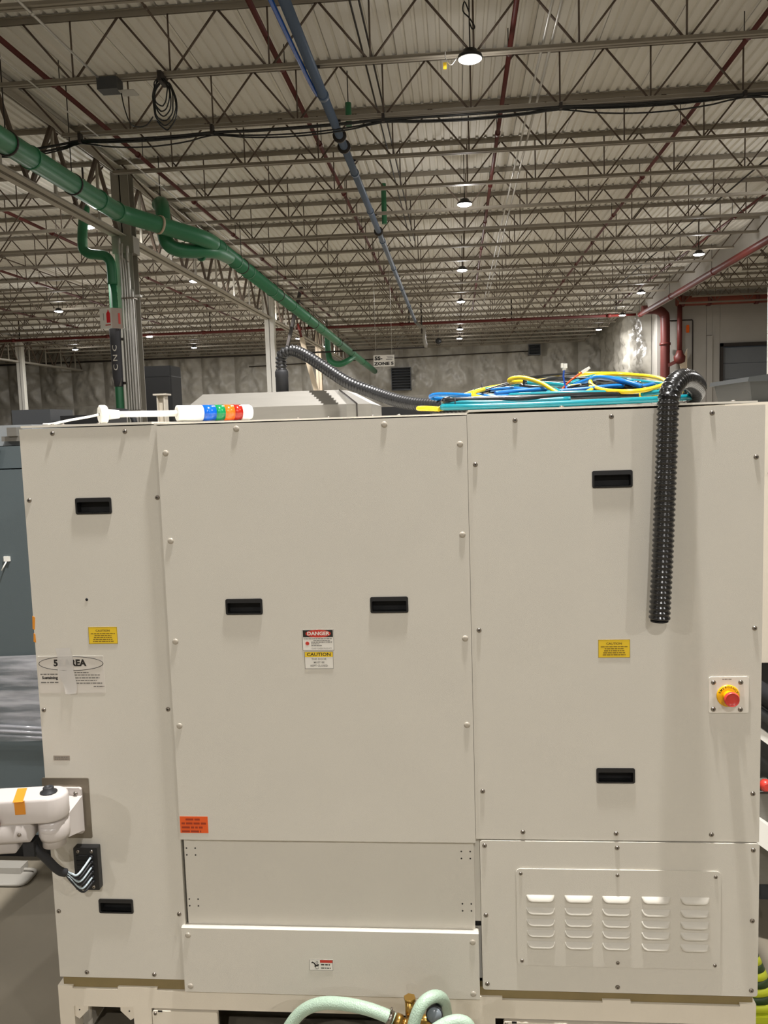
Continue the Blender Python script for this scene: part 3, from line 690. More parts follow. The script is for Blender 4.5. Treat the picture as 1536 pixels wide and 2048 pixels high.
def panel(name, x0, x1, z0, z1, y, th, holes=(), mt='panel', r=0.0):
    """sheet panel facing -Y with rectangular cut-outs and folded edges"""
    g = MB(); xs = sorted({x0, x1, *[v for h in holes for v in h[:2]]}); zs = sorted({z0, z1, *[v for h in holes for v in h[2:4]]})
    if not holes and r > 0:
        g.prism(rr(x0, x1, z0, z1, r), y, y + th)
        return g.build(name, mt, mc)
    for i in range(len(xs) - 1):
        for j in range(len(zs) - 1):
            cx, cz = (xs[i] + xs[i + 1]) / 2, (zs[j] + zs[j + 1]) / 2
            if any(h[0] < cx < h[1] and h[2] < cz < h[3] for h in holes): continue
            b = len(g.v); g.v += [(xs[i], y, zs[j]), (xs[i + 1], y, zs[j]), (xs[i + 1], y, zs[j + 1]), (xs[i], y, zs[j + 1])]; g.face((b, b + 1, b + 2, b + 3))
    e = .0015
    for (a, b_, c, d, w) in ((x0, z0, x1, z0, 0), (x1, z0, x1, z1, 0), (x1, z1, x0, z1, 0), (x0, z1, x0, z0, 0)):
        k = len(g.v); g.v += [(a, y, b_), (a, y + th, b_), (c, y + th, d), (c, y, d)]; g.face((k, k + 1, k + 2, k + 3))
    for h in holes:
        for (a, b_, c, d) in ((h[0], h[2], h[1], h[2]), (h[1], h[2], h[1], h[3]), (h[1], h[3], h[0], h[3]), (h[0], h[3], h[0], h[2])):
            k = len(g.v); g.v += [(a, y, b_), (c, y, d), (c, y + .004, d), (a, y + .004, b_)]; g.face((k, k + 1, k + 2, k + 3))
    return g.build(name, mt, mc)

def grip(parent, x0, x1, z0, z1, y):
    """recessed black pull handle"""
    g = MB(); o = rr(x0, x1, z0, z1, .005, 4); i_ = rr(x0 + .005, x1 - .005, z0 + .004, z1 - .011, .003, 4); n = len(o)
    yf = y - .003
    b = len(g.v)
    for P, yy in ((o, y + .001), (o, yf), (i_, yf - .0005), (i_, y + .022)): g.v += [(a, yy, c) for a, c in P]
    for k in range(3):
        for j in range(n): g.face((b + k * n + j, b + k * n + (j + 1) % n, b + (k + 1) * n + (j + 1) % n, b + (k + 1) * n + j), 0 if k < 2 else 1)
    g.face([b + 3 * n + j for j in range(n)], 1)
    return g.build('recessed_handle', ['black', 'blackin'], parent)

# body and folded returns
MB().box(-1.163, .757, 2.232, 3.95, .16, 1.712).build('cabinet_body', 'panel', mc)
MB().box(-1.163, -.802, 2.198, 3.95, 1.7205, 1.7265).build('top_cover', 'panel_edge', mc)
MB().box(-.797, .028, 2.20, 3.95, 1.7185, 1.7225).build('top_cover', 'panel_edge', mc)
MB().box(.032, .748, 2.203, 3.95, 1.7250, 1.7300).build('top_cover', 'panel_edge', mc)
H = lambda x0, x1, z0, z1: (x0 + .004, x1 - .004, z0 + .004, z1 - .004)
hl = [(-1.026, -.926, 1.485, 1.529), (-1.038, -.938, .350, .392)]
pl = panel('left_panel', -1.169, -.7905, .1535, 1.7175, D, .03, [H(*h) for h in hl])
for h in hl: grip(pl, *h, D)
hc = [(-.625, -.525, 1.207, 1.250), (-.2365, -.1365, 1.207, 1.250)]
YC = 2.190
pc = panel('centre_door', -.787, .0262, .575, 1.7155, YC, .04, [H(*h) for h in hc])
for h in hc: grip(pc, *h, YC)
hr = [(.341, .442, 1.522, 1.566), (.347, .447, .740, .781)]
pr = panel('right_panel', .0272, .7655, .5810, 1.7195, D, .03, [H(*h) for h in hr])
for h in hr: grip(pr, *h, D)
pm = panel('recessed_panel', -.7835, .0205, .318, .5745, 2.206, .02)
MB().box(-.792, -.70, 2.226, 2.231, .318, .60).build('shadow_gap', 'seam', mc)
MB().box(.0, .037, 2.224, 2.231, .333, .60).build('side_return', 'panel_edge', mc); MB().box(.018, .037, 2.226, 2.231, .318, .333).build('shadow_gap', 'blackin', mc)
YB = 2.186
pb_ = MB().prism([(YB, .318), (YB, .128), (YB + .002, .126), (YB + .03, .126), (YB + .03, .317), (YB + .004, .321)], -.798, .029, 'x').build('lower_apron', 'panel', mc)
pv = panel('lower_right_panel', .0375, .766, .150, .5775, 2.197, .03, r=.008)
g = MB().prism(rr(.1325, .6675, .2255, .5015, .012), 2.1935, 2.197); vp = g.build('vent_cover', 'panel', mc)
# louvres
def louver():
    g = MB(); W, nx = .074, 20; prof = [(0, 0), (.0025, .0025), (.005, .0052), (.009, .0085), (.013, .010), (.0155, .0103), (.0162, .0095), (.0163, .003), (.0163, -.0005)]
    for i in range(nx + 1):
        u = i / nx; e = min(1, (1 - abs(2 * u - 1)) * W / 2 / .017); e = math.sqrt(max(0, 1 - (1 - e) ** 2))
        for dz, p in prof: g.v.append((u * W - W / 2, -p * e - .0002, -dz * (.35 + .65 * e)))
    n = len(prof)
    for i in range(nx):
        for j in range(n - 1): g.face((i * n + j, i * n + j + 1, (i + 1) * n + j + 1, (i + 1) * n + j), 1 if j >= n - 2 else 0, j < n - 3)
    return g.mesh('louver', ['panel', 'seam'])
LV = louver()
for x in (.1965, .2980, .3970, .5000, .6010):
    for z in (.4290, .3930, .3600, .3290, .2965): inst('louver', LV, vp, (x, 2.1935, z))
def screws(parent, me, pts, y):
    for x, z in pts:
        o = inst(me.name, me, parent, (x, y, z)); o.rotation_euler = (0, random.uniform(0, 6), 0)
screws(pl, SCR, [(-1.077, 1.704), (-.877, 1.703), (-1.155, 1.526), (-.799, 1.525), (-1.158, .942), (-.804, .943), (-1.158, .352), (-.807, .350), (-1.088, .169), (-.890, .167)], D)
screws(pc, CAP, [(-.573, 1.701), (-.185, 1.700), (-.766, 1.643), (.008, 1.644), (-.766, 1.409), (.009, 1.410), (-.769, 1.135), (.010, 1.136), (-.771, .900), (.010, .902)], YC)
screws(pr, SCR, [(.149, 1.700), (.390, 1.702), (.637, 1.703), (.046, 1.590), (.745, 1.590), (.047, 1.155), (.747, 1.153), (.048, .715), (.748, .713), (.153, .602), (.398, .600), (.644, .600)], D)
screws(pv, SCR, [(.050, .564), (.400, .562), (.750, .560), (.050, .366), (.750, .364), (.050, .167), (.400, .167), (.750, .167)], 2.197)
screws(vp, SCRS, [(.145, .488), (.400, .487), (.654, .486), (.145, .239), (.400, .239), (.654, .238)], 2.1935)
screws(pb_, CAP, [(-.780, .297), (.012, .294), (-.781, .145), (.011, .144)], YB)
screws(pm, PIN, [(x, z) for x in (-.777, -.752, -.013, .011) for z in (.542, .522, .392, .372)], 2.206)
TS = MB().rev([(.0055, 0), (.0052, .002), (.003, .0035)], (0, 0, 0), (0, 0, 1), 12).mesh('top_screw', 'screw')
for x, y, z in ((-1.10, 2.25, 1.7265), (-1.065, 2.24, 1.7265), (-.99, 2.3, 1.7265), (-.34, 2.26, 1.7225), (-.22, 2.24, 1.7225), (-.15, 2.24, 1.7225), (.27, 2.23, 1.73), (.58, 2.24, 1.73), (.70, 2.24, 1.73), (-.43, 2.3, 1.7225)): inst('top_screw', TS, mc, (x, y, z))
MB().rev([(.004, 0), (.004, .0008), (.001, .001)], (-1.013, D, 1.2515), (0, -1, 0), 10).build('plug_hole', 'blackin', mc)
# gap strip, base frame
MB().box(-1.163, .757, 2.2075, 2.232, .119, .151).build('seal_strip', 'olive', mc)
fr = MB()
ZF = 2.2005
fr.box(-1.178, .764, ZF, ZF + .05, .064, .118)
for x0, x1 in ((-1.178, -1.134), (-1.0, -.885), (.062 - .05, .09), (.36, .435), (.722, .764)): fr.box(x0, x1, ZF, ZF + .05, .118, .126)
fr.box(-1.178, -1.134, ZF, ZF + .05, FL + .03, .064).box(-.958, -.905, ZF, ZF + .05, FL + .03, .064).box(-.0, .07, ZF, ZF + .05, FL + .03, .064).box(.72, .764, ZF, ZF + .05, FL + .03, .064)
fr.box(-1.178, .764, ZF, ZF + .05, FL + .03, FL + .07)
fr.box(-1.178, -1.13, 2.3, 3.9, FL + .03, .12).box(.72, .764, 2.3, 3.9, FL + .03, .12).box(-1.178, .764, 3.85, 3.9, FL + .03, .12)
frame = fr.build('base_frame', 'frame', mc)
for s, x in ((1, -1.134), (-1, -.958)):
    MB().prism([(x, .064), (x, .030), (x + s * .012, .022), (x + s * .04, .050), (x + s * .04, .064)], ZF + .004, ZF + .012).build('gusset', 'frame', mc)
    inst('rivet', PIN, mc, (x + s * .014, ZF + .004, .050))
pA = MB().prism(rr(-.902, -.712, -.06, .058, .006), ZF - .003, ZF + .01).build('access_panel', 'frame', mc)
screws(pA, SCRS, [(-.893, .050)], ZF - .003); MB().box(-.885, -.872, ZF - .0035, ZF - .003, .055, .060).build('slot', 'blackin', pA)
pB = MB().prism(rr(.092, .72, -.06, .056, .006), ZF - .003, ZF + .01).build('access_panel', 'frame', mc)
screws(pB, SCRS, [(.10, .050)], ZF - .003); MB().box(.115, .128, ZF - .0035, ZF - .003, .052, .058).build('slot', 'blackin', pB)
for x in (-1.15, .74, -.45):
    for y in (2.26, 3.85): MB().cyl((x, y, FL), (x, y, FL + .02), .035, 14).cyl((x, y, FL + .02), (x, y, FL + .06), .012, 10).build('levelling_foot', 'rubber', mc)
MB().box(-1.12, -.97, 2.9, 2.95, FL + .07, .06).build('inner_back', 'seam', mc)
MB().box(-.70, -.01, 2.45, 2.8, FL + .09, .052).build('pump_unit', 'darkgrey', mc)
MB().box(-.62, -.15, 2.36, 2.45, -.02, .045).box(-.60, -.18, 2.35, 2.36, .0, .03, 1).build('pump_grille', ['rubber', 'darkgrey'], mc)
MB().box(-1.13, .72, 3.0, 3.05, FL + .07, .12).build('inner_wall', 'seam', mc)

# labels on the machine: plates 0.4 mm proud
def lab(name, x0, x1, z0, z1, y, mt, label, ink='label_ink', border=None):
    g = MB().box(x0, x1, y - .0005, y, z0, z1)
    o = g.build(name, mt, mc); o['label'] = label
    if border:
        t = .0009; q = MB()
        for a in ((x0, x1, z0, z0 + t), (x0, x1, z1 - t, z1), (x0, x0 + t, z0, z1), (x1 - t, x1, z0, z1)): q.box(a[0], a[1], y - .0007, y - .0005, a[2], a[3])
        q.build('border_line', border, o)
    return o
for (x0, x1, z0, z1, sd, which) in ((-1.0145, -.9335, 1.128, 1.175, 1, 'yellow caution label above the 5S sign'), (.354, .435, 1.079, 1.1265, 2, 'yellow caution label left of the emergency stop')):
    o = lab('caution_label', x0, x1, z0, z1, D, 'yellow_label', which, border='yellow_ink')
    cx = (x0 + x1) / 2; y = D - .0006
    q = MB().text('CAUTION', cx, z1 - .0105, y, .0054, bold=.04, sx=1.15)
    for k, hw in enumerate((.034, .024, .026, .028, .029)): q.words_bar(cx - hw, cx + hw, z1 - .0185 - .0054 * k, y, .0026, 0, seed=sd * 10 + k)
    q.build('printed_text', 'yellow_ink', o)
y = YC
o = lab('danger_label', -.4215, -.337, 1.1075, 1.1645, y, 'label_white', 'white danger label with a black and red header', border='grey_ink')
MB().box(-.4195, -.339, y - .0007, y - .0005, 1.1435, 1.1625).build('header_band', 'label_ink', o)
MB().prism([(-.3785 + .034 * cos(a), 1.1530 + .0103 * sin(a)) for a in [2 * pi * k / 32 for k in range(32)]], y - .0009, y - .0007).build('header_oval', 'label_red', o)
MB().text('DANGER', -.3785, 1.1530, y - .001, .0092, bold=.03, sx=1.12).build('printed_text', 'label_white', o)
q = MB()
q.words_bar(-.418, -.341, 1.1392, y - .0006, .002, seed=1).words_bar(-.392, -.347, 1.1345, y - .0006, .0018, seed=2).words_bar(-.398, -.342, 1.130, y - .0006, .0022, seed=3).words_bar(-.398, -.376, 1.1253, y - .0006, .0018, seed=4).words_bar(-.398, -.368, 1.1205, y - .0006, .0018, seed=5)
q.text('CLASS 4 LASER PRODUCT', -.371, 1.1125, y - .0006, .0036, sx=.92, bold=.01)
q.build('printed_text', 'grey_ink', o)
st = []
for k in range(24): a = 2 * pi * k / 24; r_ = .0062 if k % 2 else .0042; st.append((-.4085 + r_ * cos(a), 1.1265 + r_ * sin(a)))
MB().prism(st, y - .0008, y - .0005).build('sunburst', 'label_red', o)
o = lab('caution_door_label', -.4175, -.3405, 1.0575, 1.1040, y, 'label_white', 'white label reading CAUTION this door must be kept closed', border='grey_ink')
MB().box(-.4165, -.3415, y - .0007, y - .0005, 1.0895, 1.103).build('header_band', 'yellow_label', o)
MB().text('CAUTION', -.379, 1.0962, y - .0008, .0084, bold=.02, sx=1.2).build('printed_text', 'label_ink', o)
MB().text('THIS DOOR', -.379, 1.0835, y - .0006, .0050, bold=.02, sx=1.05).text('MUST BE', -.379, 1.0745, y - .0006, .0050, bold=.02, sx=1.05).text('KEPT CLOSED', -.379, 1.0655, y - .0006, .0050, bold=.02, sx=1.05).build('printed_text', 'grey_ink', o)
o = lab('orange_label', -.7855, -.7065, .5945, .6420, y, 'orange_label', 'orange warning label above the lower recess')
q = MB()
for k, (a, b_) in enumerate(((-.769, -.729), (-.781, -.711), (-.781, -.722), (-.781, -.727))): q.words_bar(a, b_, .6335 - .0114 * k, y - .0006, .0056, seed=20 + k)
q.build('printed_text', 'orange_ink', o)
o = lab('serial_label', -1.140, -1.093, .797, .811, D, 'grey_label', 'small grey data plate above the arm')
MB().words_bar(-1.136, -1.097, .8065, D - .0006, .0025, seed=31).words_bar(-1.136, -1.097, .8010, D - .0006, .0025, seed=32).build('printed_text', 'grey_ink', o)
y = YB
o = lab('pinch_label', -.4395, -.3735, .2020, .2340, y, 'label_white', 'small white hand hazard label on the apron', border='grey_ink')
MB().box(-.4095, -.3745, y - .0007, y - .0005, .2245, .2325).build('header_band', 'label_red', o)
q = MB().words_bar(-.407, -.382, .219, y - .0006, .004, seed=41).words_bar(-.407, -.380, .209, y - .0006, .003, seed=42)
q.prism([(-.435, .224), (-.4305, .2275), (-.4245, .224), (-.4205, .2185), (-.413, .221), (-.413, .2155), (-.4195, .2145), (-.4245, .211), (-.4255, .2135), (-.4245, .2175), (-.428, .2225)], y - .0008, y - .0005)
q.build('printed_text', 'label_ink', o)
for cz, r_ in ((.2105, .0042), (.2255, .003)): MB().tube([(-.418 + r_ * cos(a), y - .0008, cz + r_ * sin(a)) for a in [2 * pi * k / 16 for k in range(16)]], .0005, 4, closed=True).build('gear_ring', 'label_ink', o)
# 5S sign sheet
y = D
o = lab('area_sheet', -1.164, -.9775, .9905, 1.0945, y, 'clear_film', 'transparent sheet reading 5S AREA')
MB().box(-1.164, -.9775, y - .0009, y - .0005, 1.0935, 1.0948).build('sheet_edge', 'white', o)
MB().tube([(-1.0705 + .0915 * cos(a), y - .0006, 1.0735 + .0195 * sin(a)) for a in [2 * pi * k / 64 for k in range(64)]], .0009, 4, closed=True).build('oval_ring', 'label_ink', o)
MB().text('5S AREA', -1.0740, 1.0745, y - .0007, .0175, bold=.05, sx=1.0).build('printed_title', 'label_ink', o)
MB().text('Sustaining', -1.1335, 1.0335, y - .0007, .0075, bold=.05, sx=1.05).build('printed_word', 'label_ink', o)
q = MB().words_bar(-1.160, -1.108, 1.0435, y - .0006, .0035, seed=51).words_bar(-1.160, -1.108, 1.0205, y - .0006, .0038, seed=52)
for k, (a, b_, z) in enumerate(((-1.062, -1.022, 1.0480), (-1.062, -.990, 1.0410), (-1.062, -.992, 1.0330), (-1.062, -1.0, 1.0255), (-1.058, -.985, 1.0180), (-1.010, -.980, 1.0085))): q.words_bar(a, b_, z, y - .0006, .0028, seed=60 + k)
q.build('printed_text', 'grey_ink', o)
tp_ = MB()
n = 14; b = 0
for k in range(n + 1):
    t = k / n; z = 1.1165 - .128 * t; xm = -1.0915 + .013 * t + (.003 * sin(9 * t))
    cw = .0210 - (.004 * max(0, t - .6) * 5)
    lift = .0006 + .012 * max(0, t - .72) ** 1.2
    tp_.v += [(xm - cw, y - .0008 - lift, z), (xm - .004, y - .0009 - .001 * abs(sin(7 * t)), z - .002 * t), (xm + cw + .006 * t, y - .0008 - lift * 1.5, z + .002)]
for k in range(n):
    for j in range(2): tp_.face((3 * k + j, 3 * k + 3 + j, 3 * k + 4 + j, 3 * k + 1 + j), 0, True)
tp_.build('clear_tape', 'tape_clear', mc)['label'] = 'strip of clear tape across the 5S sheet'
for k, (z0, z1) in enumerate(((1.172, 1.208), (1.136, 1.160))):
    MB().prism([(-1.1725, z0), (-1.1665 + .001 * k, z0 - .003), (-1.163 - .003 * k, z1 - .004), (-1.1705, z1)], D - .0008, D + .004).build('orange_tape', 'tape_orange', mc)

# emergency stop
ep = MB().prism(rr(.634, .7335, .931, 1.0265, .005), D - .003, D).build('emergency_stop_plate', 'panel_edge', mc)
screws(ep, SCR, [(.645, 1.012), (.713, 1.012), (.645, .941), (.713, .940)], D - .003)
EX, EZ = .6815, .9770
MB().rev([(.029, 0), (.029, .002), (.026, .0035), (.017, .004)], (EX, D - .003, EZ), (0, -1, 0), 32).build('yellow_disc', 'estop_yellow', ep)
MB().rev([(.015, 0), (.014, .018), (.012, .020)], (EX, D - .006, EZ), (0, -1, 0), 24).build('button_collar', 'estop_yellow', ep)
MB().rev([(.010, 0), (.0185, .004), (.0195, .009), (.018, .014), (.0165, .015), (.016, .0135), (.004, .0130)], (EX, D - .025, EZ), (0, -1, 0), 28).build('mushroom_button', 'estop_red', ep)
q = MB(); wd = 'EMERGENCY'
for k, ch in enumerate(wd):
    a = radians(90 + 66 - 132 * k / (len(wd) - 1))
    def mp(u, w_, a=a):
        rx, rz = cos(a), sin(a); tx, tz = sin(a), -cos(a)
        return (EX + .0235 * rx + tx * u + rx * w_, D - .0072, EZ + .0235 * rz + tz * u + rz * w_)
    q.text(ch, 0, 0, 0, .0052, bold=.02, mp=mp, sx=1.1)
q.build('printed_text', 'label_ink', ep)
MB().words_bar(.667, .690, 1.0205, D - .0031, .002, seed=71).build('small_print', 'grey_ink', ep)

# wall plate, connector block
pt = MB().prism(rr(-1.178, -1.043, .5725, .7470, .004), D - .003, D).build('mounting_plate', 'plate', mc); pt['label'] = 'dull metal plate behind the arm'
cbk = MB().prism(rr(-1.0915, -1.0225, .4300, .5540, .003), D - .022, D).build('connector_block', 'black', mc); cbk['label'] = 'black connector block below the arm'
for x in (-1.078, -1.039):
    for z in (.543, .4395): inst('screw', SCRS, cbk, (x, D - .022, z))
for k in range(6):
    z = .528 - k * .0145
    MB().rev([(.005, 0), (.005, .004), (.0035, .006)], (-1.040, D - .022, z), (0, -1, 0), 12).build('tube_fitting', 'rubber', cbk)
    if k < 5: MB().box(-1.084, -1.050, D - .024, D - .022, z - .005, z + .004).build('socket', 'blackin', cbk)

# ================================================================== SWING ARM
ar = thing('swing_arm', 'white cast swing arm bolted to the left side of the machine', 'arm', (-1.1, 2.09, .6))
def slot_shape(x0, y0, x1, y1, w, n=8):
    a = Vector((x0, y0)); b = Vector((x1, y1)); d = (b - a).normalized(); p = []
    for k in range(n + 1):
        t = pi / 2 - pi * k / n; q = Vector((d.x * cos(t) - d.y * sin(t), d.x * sin(t) + d.y * cos(t))); p.append(tuple(b + q * w))
    for s in (-1, 1): p.append(tuple(a + Vector((-d.y, d.x)) * w * s))
    return p
def rounded_slab(poly, z0, z1, e=.006):
    g = MB(); c = Vector((sum(p[0] for p in poly) / len(poly), sum(p[1] for p in poly) / len(poly))); n = len(poly); b = 0
    for z, k in ((z0, e), (z0 + e * .3, e * .3), (z0 + e, 0), (z1 - e, 0), (z1 - e * .3, e * .3), (z1, e)):
        for p in poly:
            d = (c - Vector(p)).normalized() * k; g.v.append((p[0] + d.x, p[1] + d.y, z))
    for i in range(5):
        for j in range(n): g.face((i * n + j, i * n + (j + 1) % n, (i + 1) * n + (j + 1) % n, (i + 1) * n + j), 0, True)
    g.face(reversed(range(n))); g.face(range(5 * n, 6 * n)); return g
sh = slot_shape(-1.62, 2.01, -1.095, 2.085, .044)
rounded_slab(list(reversed(sh)), .690, .757, .008).build('upper_arm', 'cast', ar)
rounded_slab([(-1.62, 1.965), (-1.135, 2.04), (-1.145, 2.11), (-1.62, 2.06)], .640, .692, .006).build('arm_knuckle', 'cast', ar)
rounded_slab([(-1.62, 1.98), (-1.18, 2.045), (-1.19, 2.11), (-1.62, 2.07)], .606, .642, .006).build('lower_arm', 'cast', ar)
MB().rev([(.030, 0), (.030, .03), (.036, .045), (.036, .06)], (-1.095, 2.085, .612), (0, 0, 1), 24).build('pivot_hub', 'cast', ar)
MB().rev([(.036, 0), (.040, .012), (.040, .05), (.034, .058)], (-1.095, 2.09, .630), (0, 0, 1), 28).build('pivot_barrel', 'cast', ar)
MB().hexa([(-1.13, 2.085, .63), (-1.06, 2.085, .63), (-1.06, 2.19, .60), (-1.13, 2.19, .60)], [(-1.13, 2.085, .685), (-1.06, 2.085, .685), (-1.06, 2.19, .70), (-1.13, 2.19, .70)]).build('bracket_web', 'cast', ar)
MB().prism(rr(-1.150, -1.063, .590, .722, .006), 2.188, 2.197).build('bracket_flange', 'cast', ar)
for x, z in ((-1.078, .706), (-1.078, .688), (-1.073, .604), (-1.135, .604)): inst('screw', SCR, ar, (x, 2.188, z))
MB().rev([(.022, 0), (.022, .003), (.014, .004), (.014, .014), (.012, .016), (.007, .016), (.007, .010)], (-1.100, 2.083, .757), (0, 0, 1), 20).build('pivot_bolt', 'rubber', ar)
g = MB(); g.hexa([(-1.165, 2.018, .7578), (-1.140, 2.022, .7578), (-1.172, 2.107, .7578), (-1.197, 2.103, .7578)], [(-1.165, 2.018, .7582), (-1.140, 2.022, .7582), (-1.172, 2.107, .7582), (-1.197, 2.103, .7582)])
g.hexa([(-1.166, 2.0275, .720), (-1.140, 2.0315, .720), (-1.14, 2.033, .720), (-1.166, 2.029, .720)], [(-1.165, 2.0245, .757), (-1.139, 2.0285, .757), (-1.14, 2.032, .757), (-1.166, 2.029, .757)])
g.build('orange_tape', 'tape_orange', ar)
MB().rev([(.018, 0), (.018, .004), (.004, .005)], (-1.222, 2.018, .700), (.14, -1, 0), 18).build('side_plug', 'redrust', ar)
MB().rev([(.005, 0), (.005, .003), (.002, .004)], (-1.160, 2.03, .665), (0.1, -1, 0), 10).build('side_screw', 'screw', ar)
MB().box(-1.165, -1.135, 2.05, 2.09, .595, .635).build('cable_gland', 'rubber', ar)
ac = thing('arm_cable', 'dark sleeved cable curving from the arm to the black connector block', 'cable', (-1.15, 2.07, .6))
pts = catmull([(-1.150, 2.07, .625), (-1.135, 2.07, .600), (-1.118, 2.08, .573), (-1.103, 2.09, .545), (-1.092, 2.10, .527), (-1.083, 2.11, .518)], 5)
MB().tube(pts, .0115, 10).build('cable_sheath', 'rubber', ac)
for k in range(6):
    e = Vector((-1.040, D - .028, .528 - k * .0145)); s = pts[-1] + Vector((0, 0, .005 - .002 * k))
    mid1 = s + Vector((.012, .01, -.014 - .003 * k)); mid2 = Vector((-1.055 , D - .075 + .004 * k, e.z - .022 + .002 * k))
    MB().tube(catmull([s, mid1, mid2, e], 6), .0032, 6).build('air_tube', 'wirewhite' if k % 2 == 0 else 'rubber', ac)

# ================================================================== THINGS ON TOP OF THE MACHINE
sk = thing('stack_light', 'white signal tower with blue green orange red lenses lying on the machine', 'signal light', (-1.03, 2.40, 1.727))
A_, B_ = Vector((-1.03, 2.40, 1.7545)), Vector((-.653, 2.694, 1.7525)); AX = (B_ - A_).normalized(); LT = (B_ - A_).length
def seg(name, t0, t1, prof, mt, label=None):
    o_ = A_ + AX * LT * t0; L = LT * (t1 - t0)
    o = MB().rev([(r_, h * L) for r_, h in prof], o_, AX, 28).build(name, mt, sk)
    if label: o['label'] = label
seg('base_flange', 0, .045, [(.0235, 0), (.0275, .12), (.0275, .8), (.024, 1)], 'white')
seg('base_neck', .045, .12, [(.016, 0), (.013, .7), (.0115, 1)], 'white')
seg('pole', .10, .50, [(.0092, 0), (.0092, 1)], 'white')
seg('lower_housing', .485, .650, [(.019, 0), (.0245, .02), (.0245, 1)], 'white')
seg('lens_module', .650, .734, [(.0248, 0), (.0248, 1)], 'blue_lens', 'blue lens')
seg('lens_module', .734, .797, [(.0248, 0), (.0248, 1)], 'green_lens', 'green lens')
seg('lens_module', .797, .863, [(.0248, 0), (.0248, 1)], 'orange_lens', 'orange lens')
seg('lens_module', .863, .919, [(.0248, 0), (.0248, 1)], 'red_lens', 'red lens')
seg('end_cap', .919, 1.0, [(.0245, 0), (.0245, .75), (.021, .95), (.012, 1)], 'white')
MB().rev([(.0045, 0), (.0045, .001)], A_ - AX * .0012, AX, 12).build('cable_hole', 'blackin', sk)
MB().tube(catmull([A_, A_ - AX * .03 + Vector((0, 0, -.006)), A_ + Vector((-.07, -.04, -.014)), A_ + Vector((-.12, -.05, -.0235)), A_ + Vector((-.155, -.03, -.024))], 6), .0035, 8).build('power_lead', 'white', sk)

hd = thing('exhaust_hood', 'low silver sheet metal hood standing on top of the machine', 'hood', (-.65, 3.25, 1.72))
def loft(loops, mt, name, parent):
    g = MB(); n = len(loops[0])
    for L in loops: g.v += list(L)
    for i in range(len(loops) - 1):
        for j in range(n): g.face((i * n + j, i * n + (j + 1) % n, (i + 1) * n + (j + 1) % n, (i + 1) * n + j))
    g.face(range((len(loops) - 1) * n, len(loops) * n)); return g.build(name, mt, parent)
F = [(-.97, 3.0), (-.385, 3.0), (-.305, 3.10), (-.305, 3.5), (-.97, 3.5)]; T_ = [(-.915, 3.05), (-.435, 3.05), (-.40, 3.11), (-.40, 3.45), (-.915, 3.45)]
loft([[(x, y, 1.7225) for x, y in F], [(x, y, 1.776) for x, y in F]], 'silver', 'hood_base', hd)
loft([[(x, y, 1.776) for x, y in F], [(x, y, 1.829) for x, y in T_]], 'silver', 'hood_cap', hd)
MB().beam((-.352, 3.038, 1.7225), (-.352, 3.038, 1.778), .004, .004).beam((-.352, 3.038, 1.778), (-.418, 3.075, 1.8305), .005, .004).build('seam_strip', 'blackiron', hd)
for x in (-.96, -.40): MB().cyl((x, 2.994, 1.724), (x, 2.994, 1.731), .004, 8).build('corner_bolt', 'screw', hd)
def corr(pts, r, pitch, name, mt, parent, n=20, k=.865):
    p = resample(catmull(pts, 10), pitch / 4)
    MB().tube(p, lambda i: r if (i % 4) in (0, 1) else r * k, n).build(name, mt, parent)
h1 = thing('corrugated_hose', 'black corrugated hose arching from the silver hood toward the cable pile', 'hose', (-.61, 3.08, 1.83))
corr([(-.636, 3.12, 1.895), (-.636, 3.12, 1.945), (-.630, 3.115, 1.966), (-.606, 3.11, 1.978), (-.575, 3.10, 1.975), (-.525, 3.06, 1.950), (-.45, 3.0, 1.900), (-.365, 2.92, 1.845), (-.277, 2.85, 1.808), (-.195, 2.75, 1.777), (-.119, 2.65, 1.758), (-.04, 2.55, 1.750), (.03, 2.5, 1.75)], .0212, .0140, 'hose_tube', 'blackhose_matt', h1, 20, .80)
MB().rev([(.020, 0), (.0235, .004), (.0235, .055), (.0245, .058), (.0245, .075), (.0225, .08)], (-.636, 3.12, 1.829), (0, 0, 1), 24).build('hose_fitting', 'rubber', h1)
h2 = thing('corrugated_hose', 'black corrugated hose hanging down over the front of the machine at right', 'hose', (.51, 2.15, 1.7))
corr([(.668, 2.50, 1.752), (.664, 2.46, 1.757), (.648, 2.38, 1.772), (.612, 2.30, 1.788), (.570, 2.225, 1.790), (.538, 2.175, 1.774), (.520, 2.152, 1.745), (.517, 2.150, 1.71), (.516, 2.152, 1.665), (.514, 2.153, 1.579), (.510, 2.153, 1.467), (.505, 2.153, 1.329), (.4985, 2.153, 1.190)], .0265, .0130, 'hose_tube', 'blackhose', h2, 28)
MB().rev([(.022, 0), (.022, .004)], (.4985, 2.153, 1.1885), (0, 0, -1), 20).build('hose_mouth', 'blackin', h2)

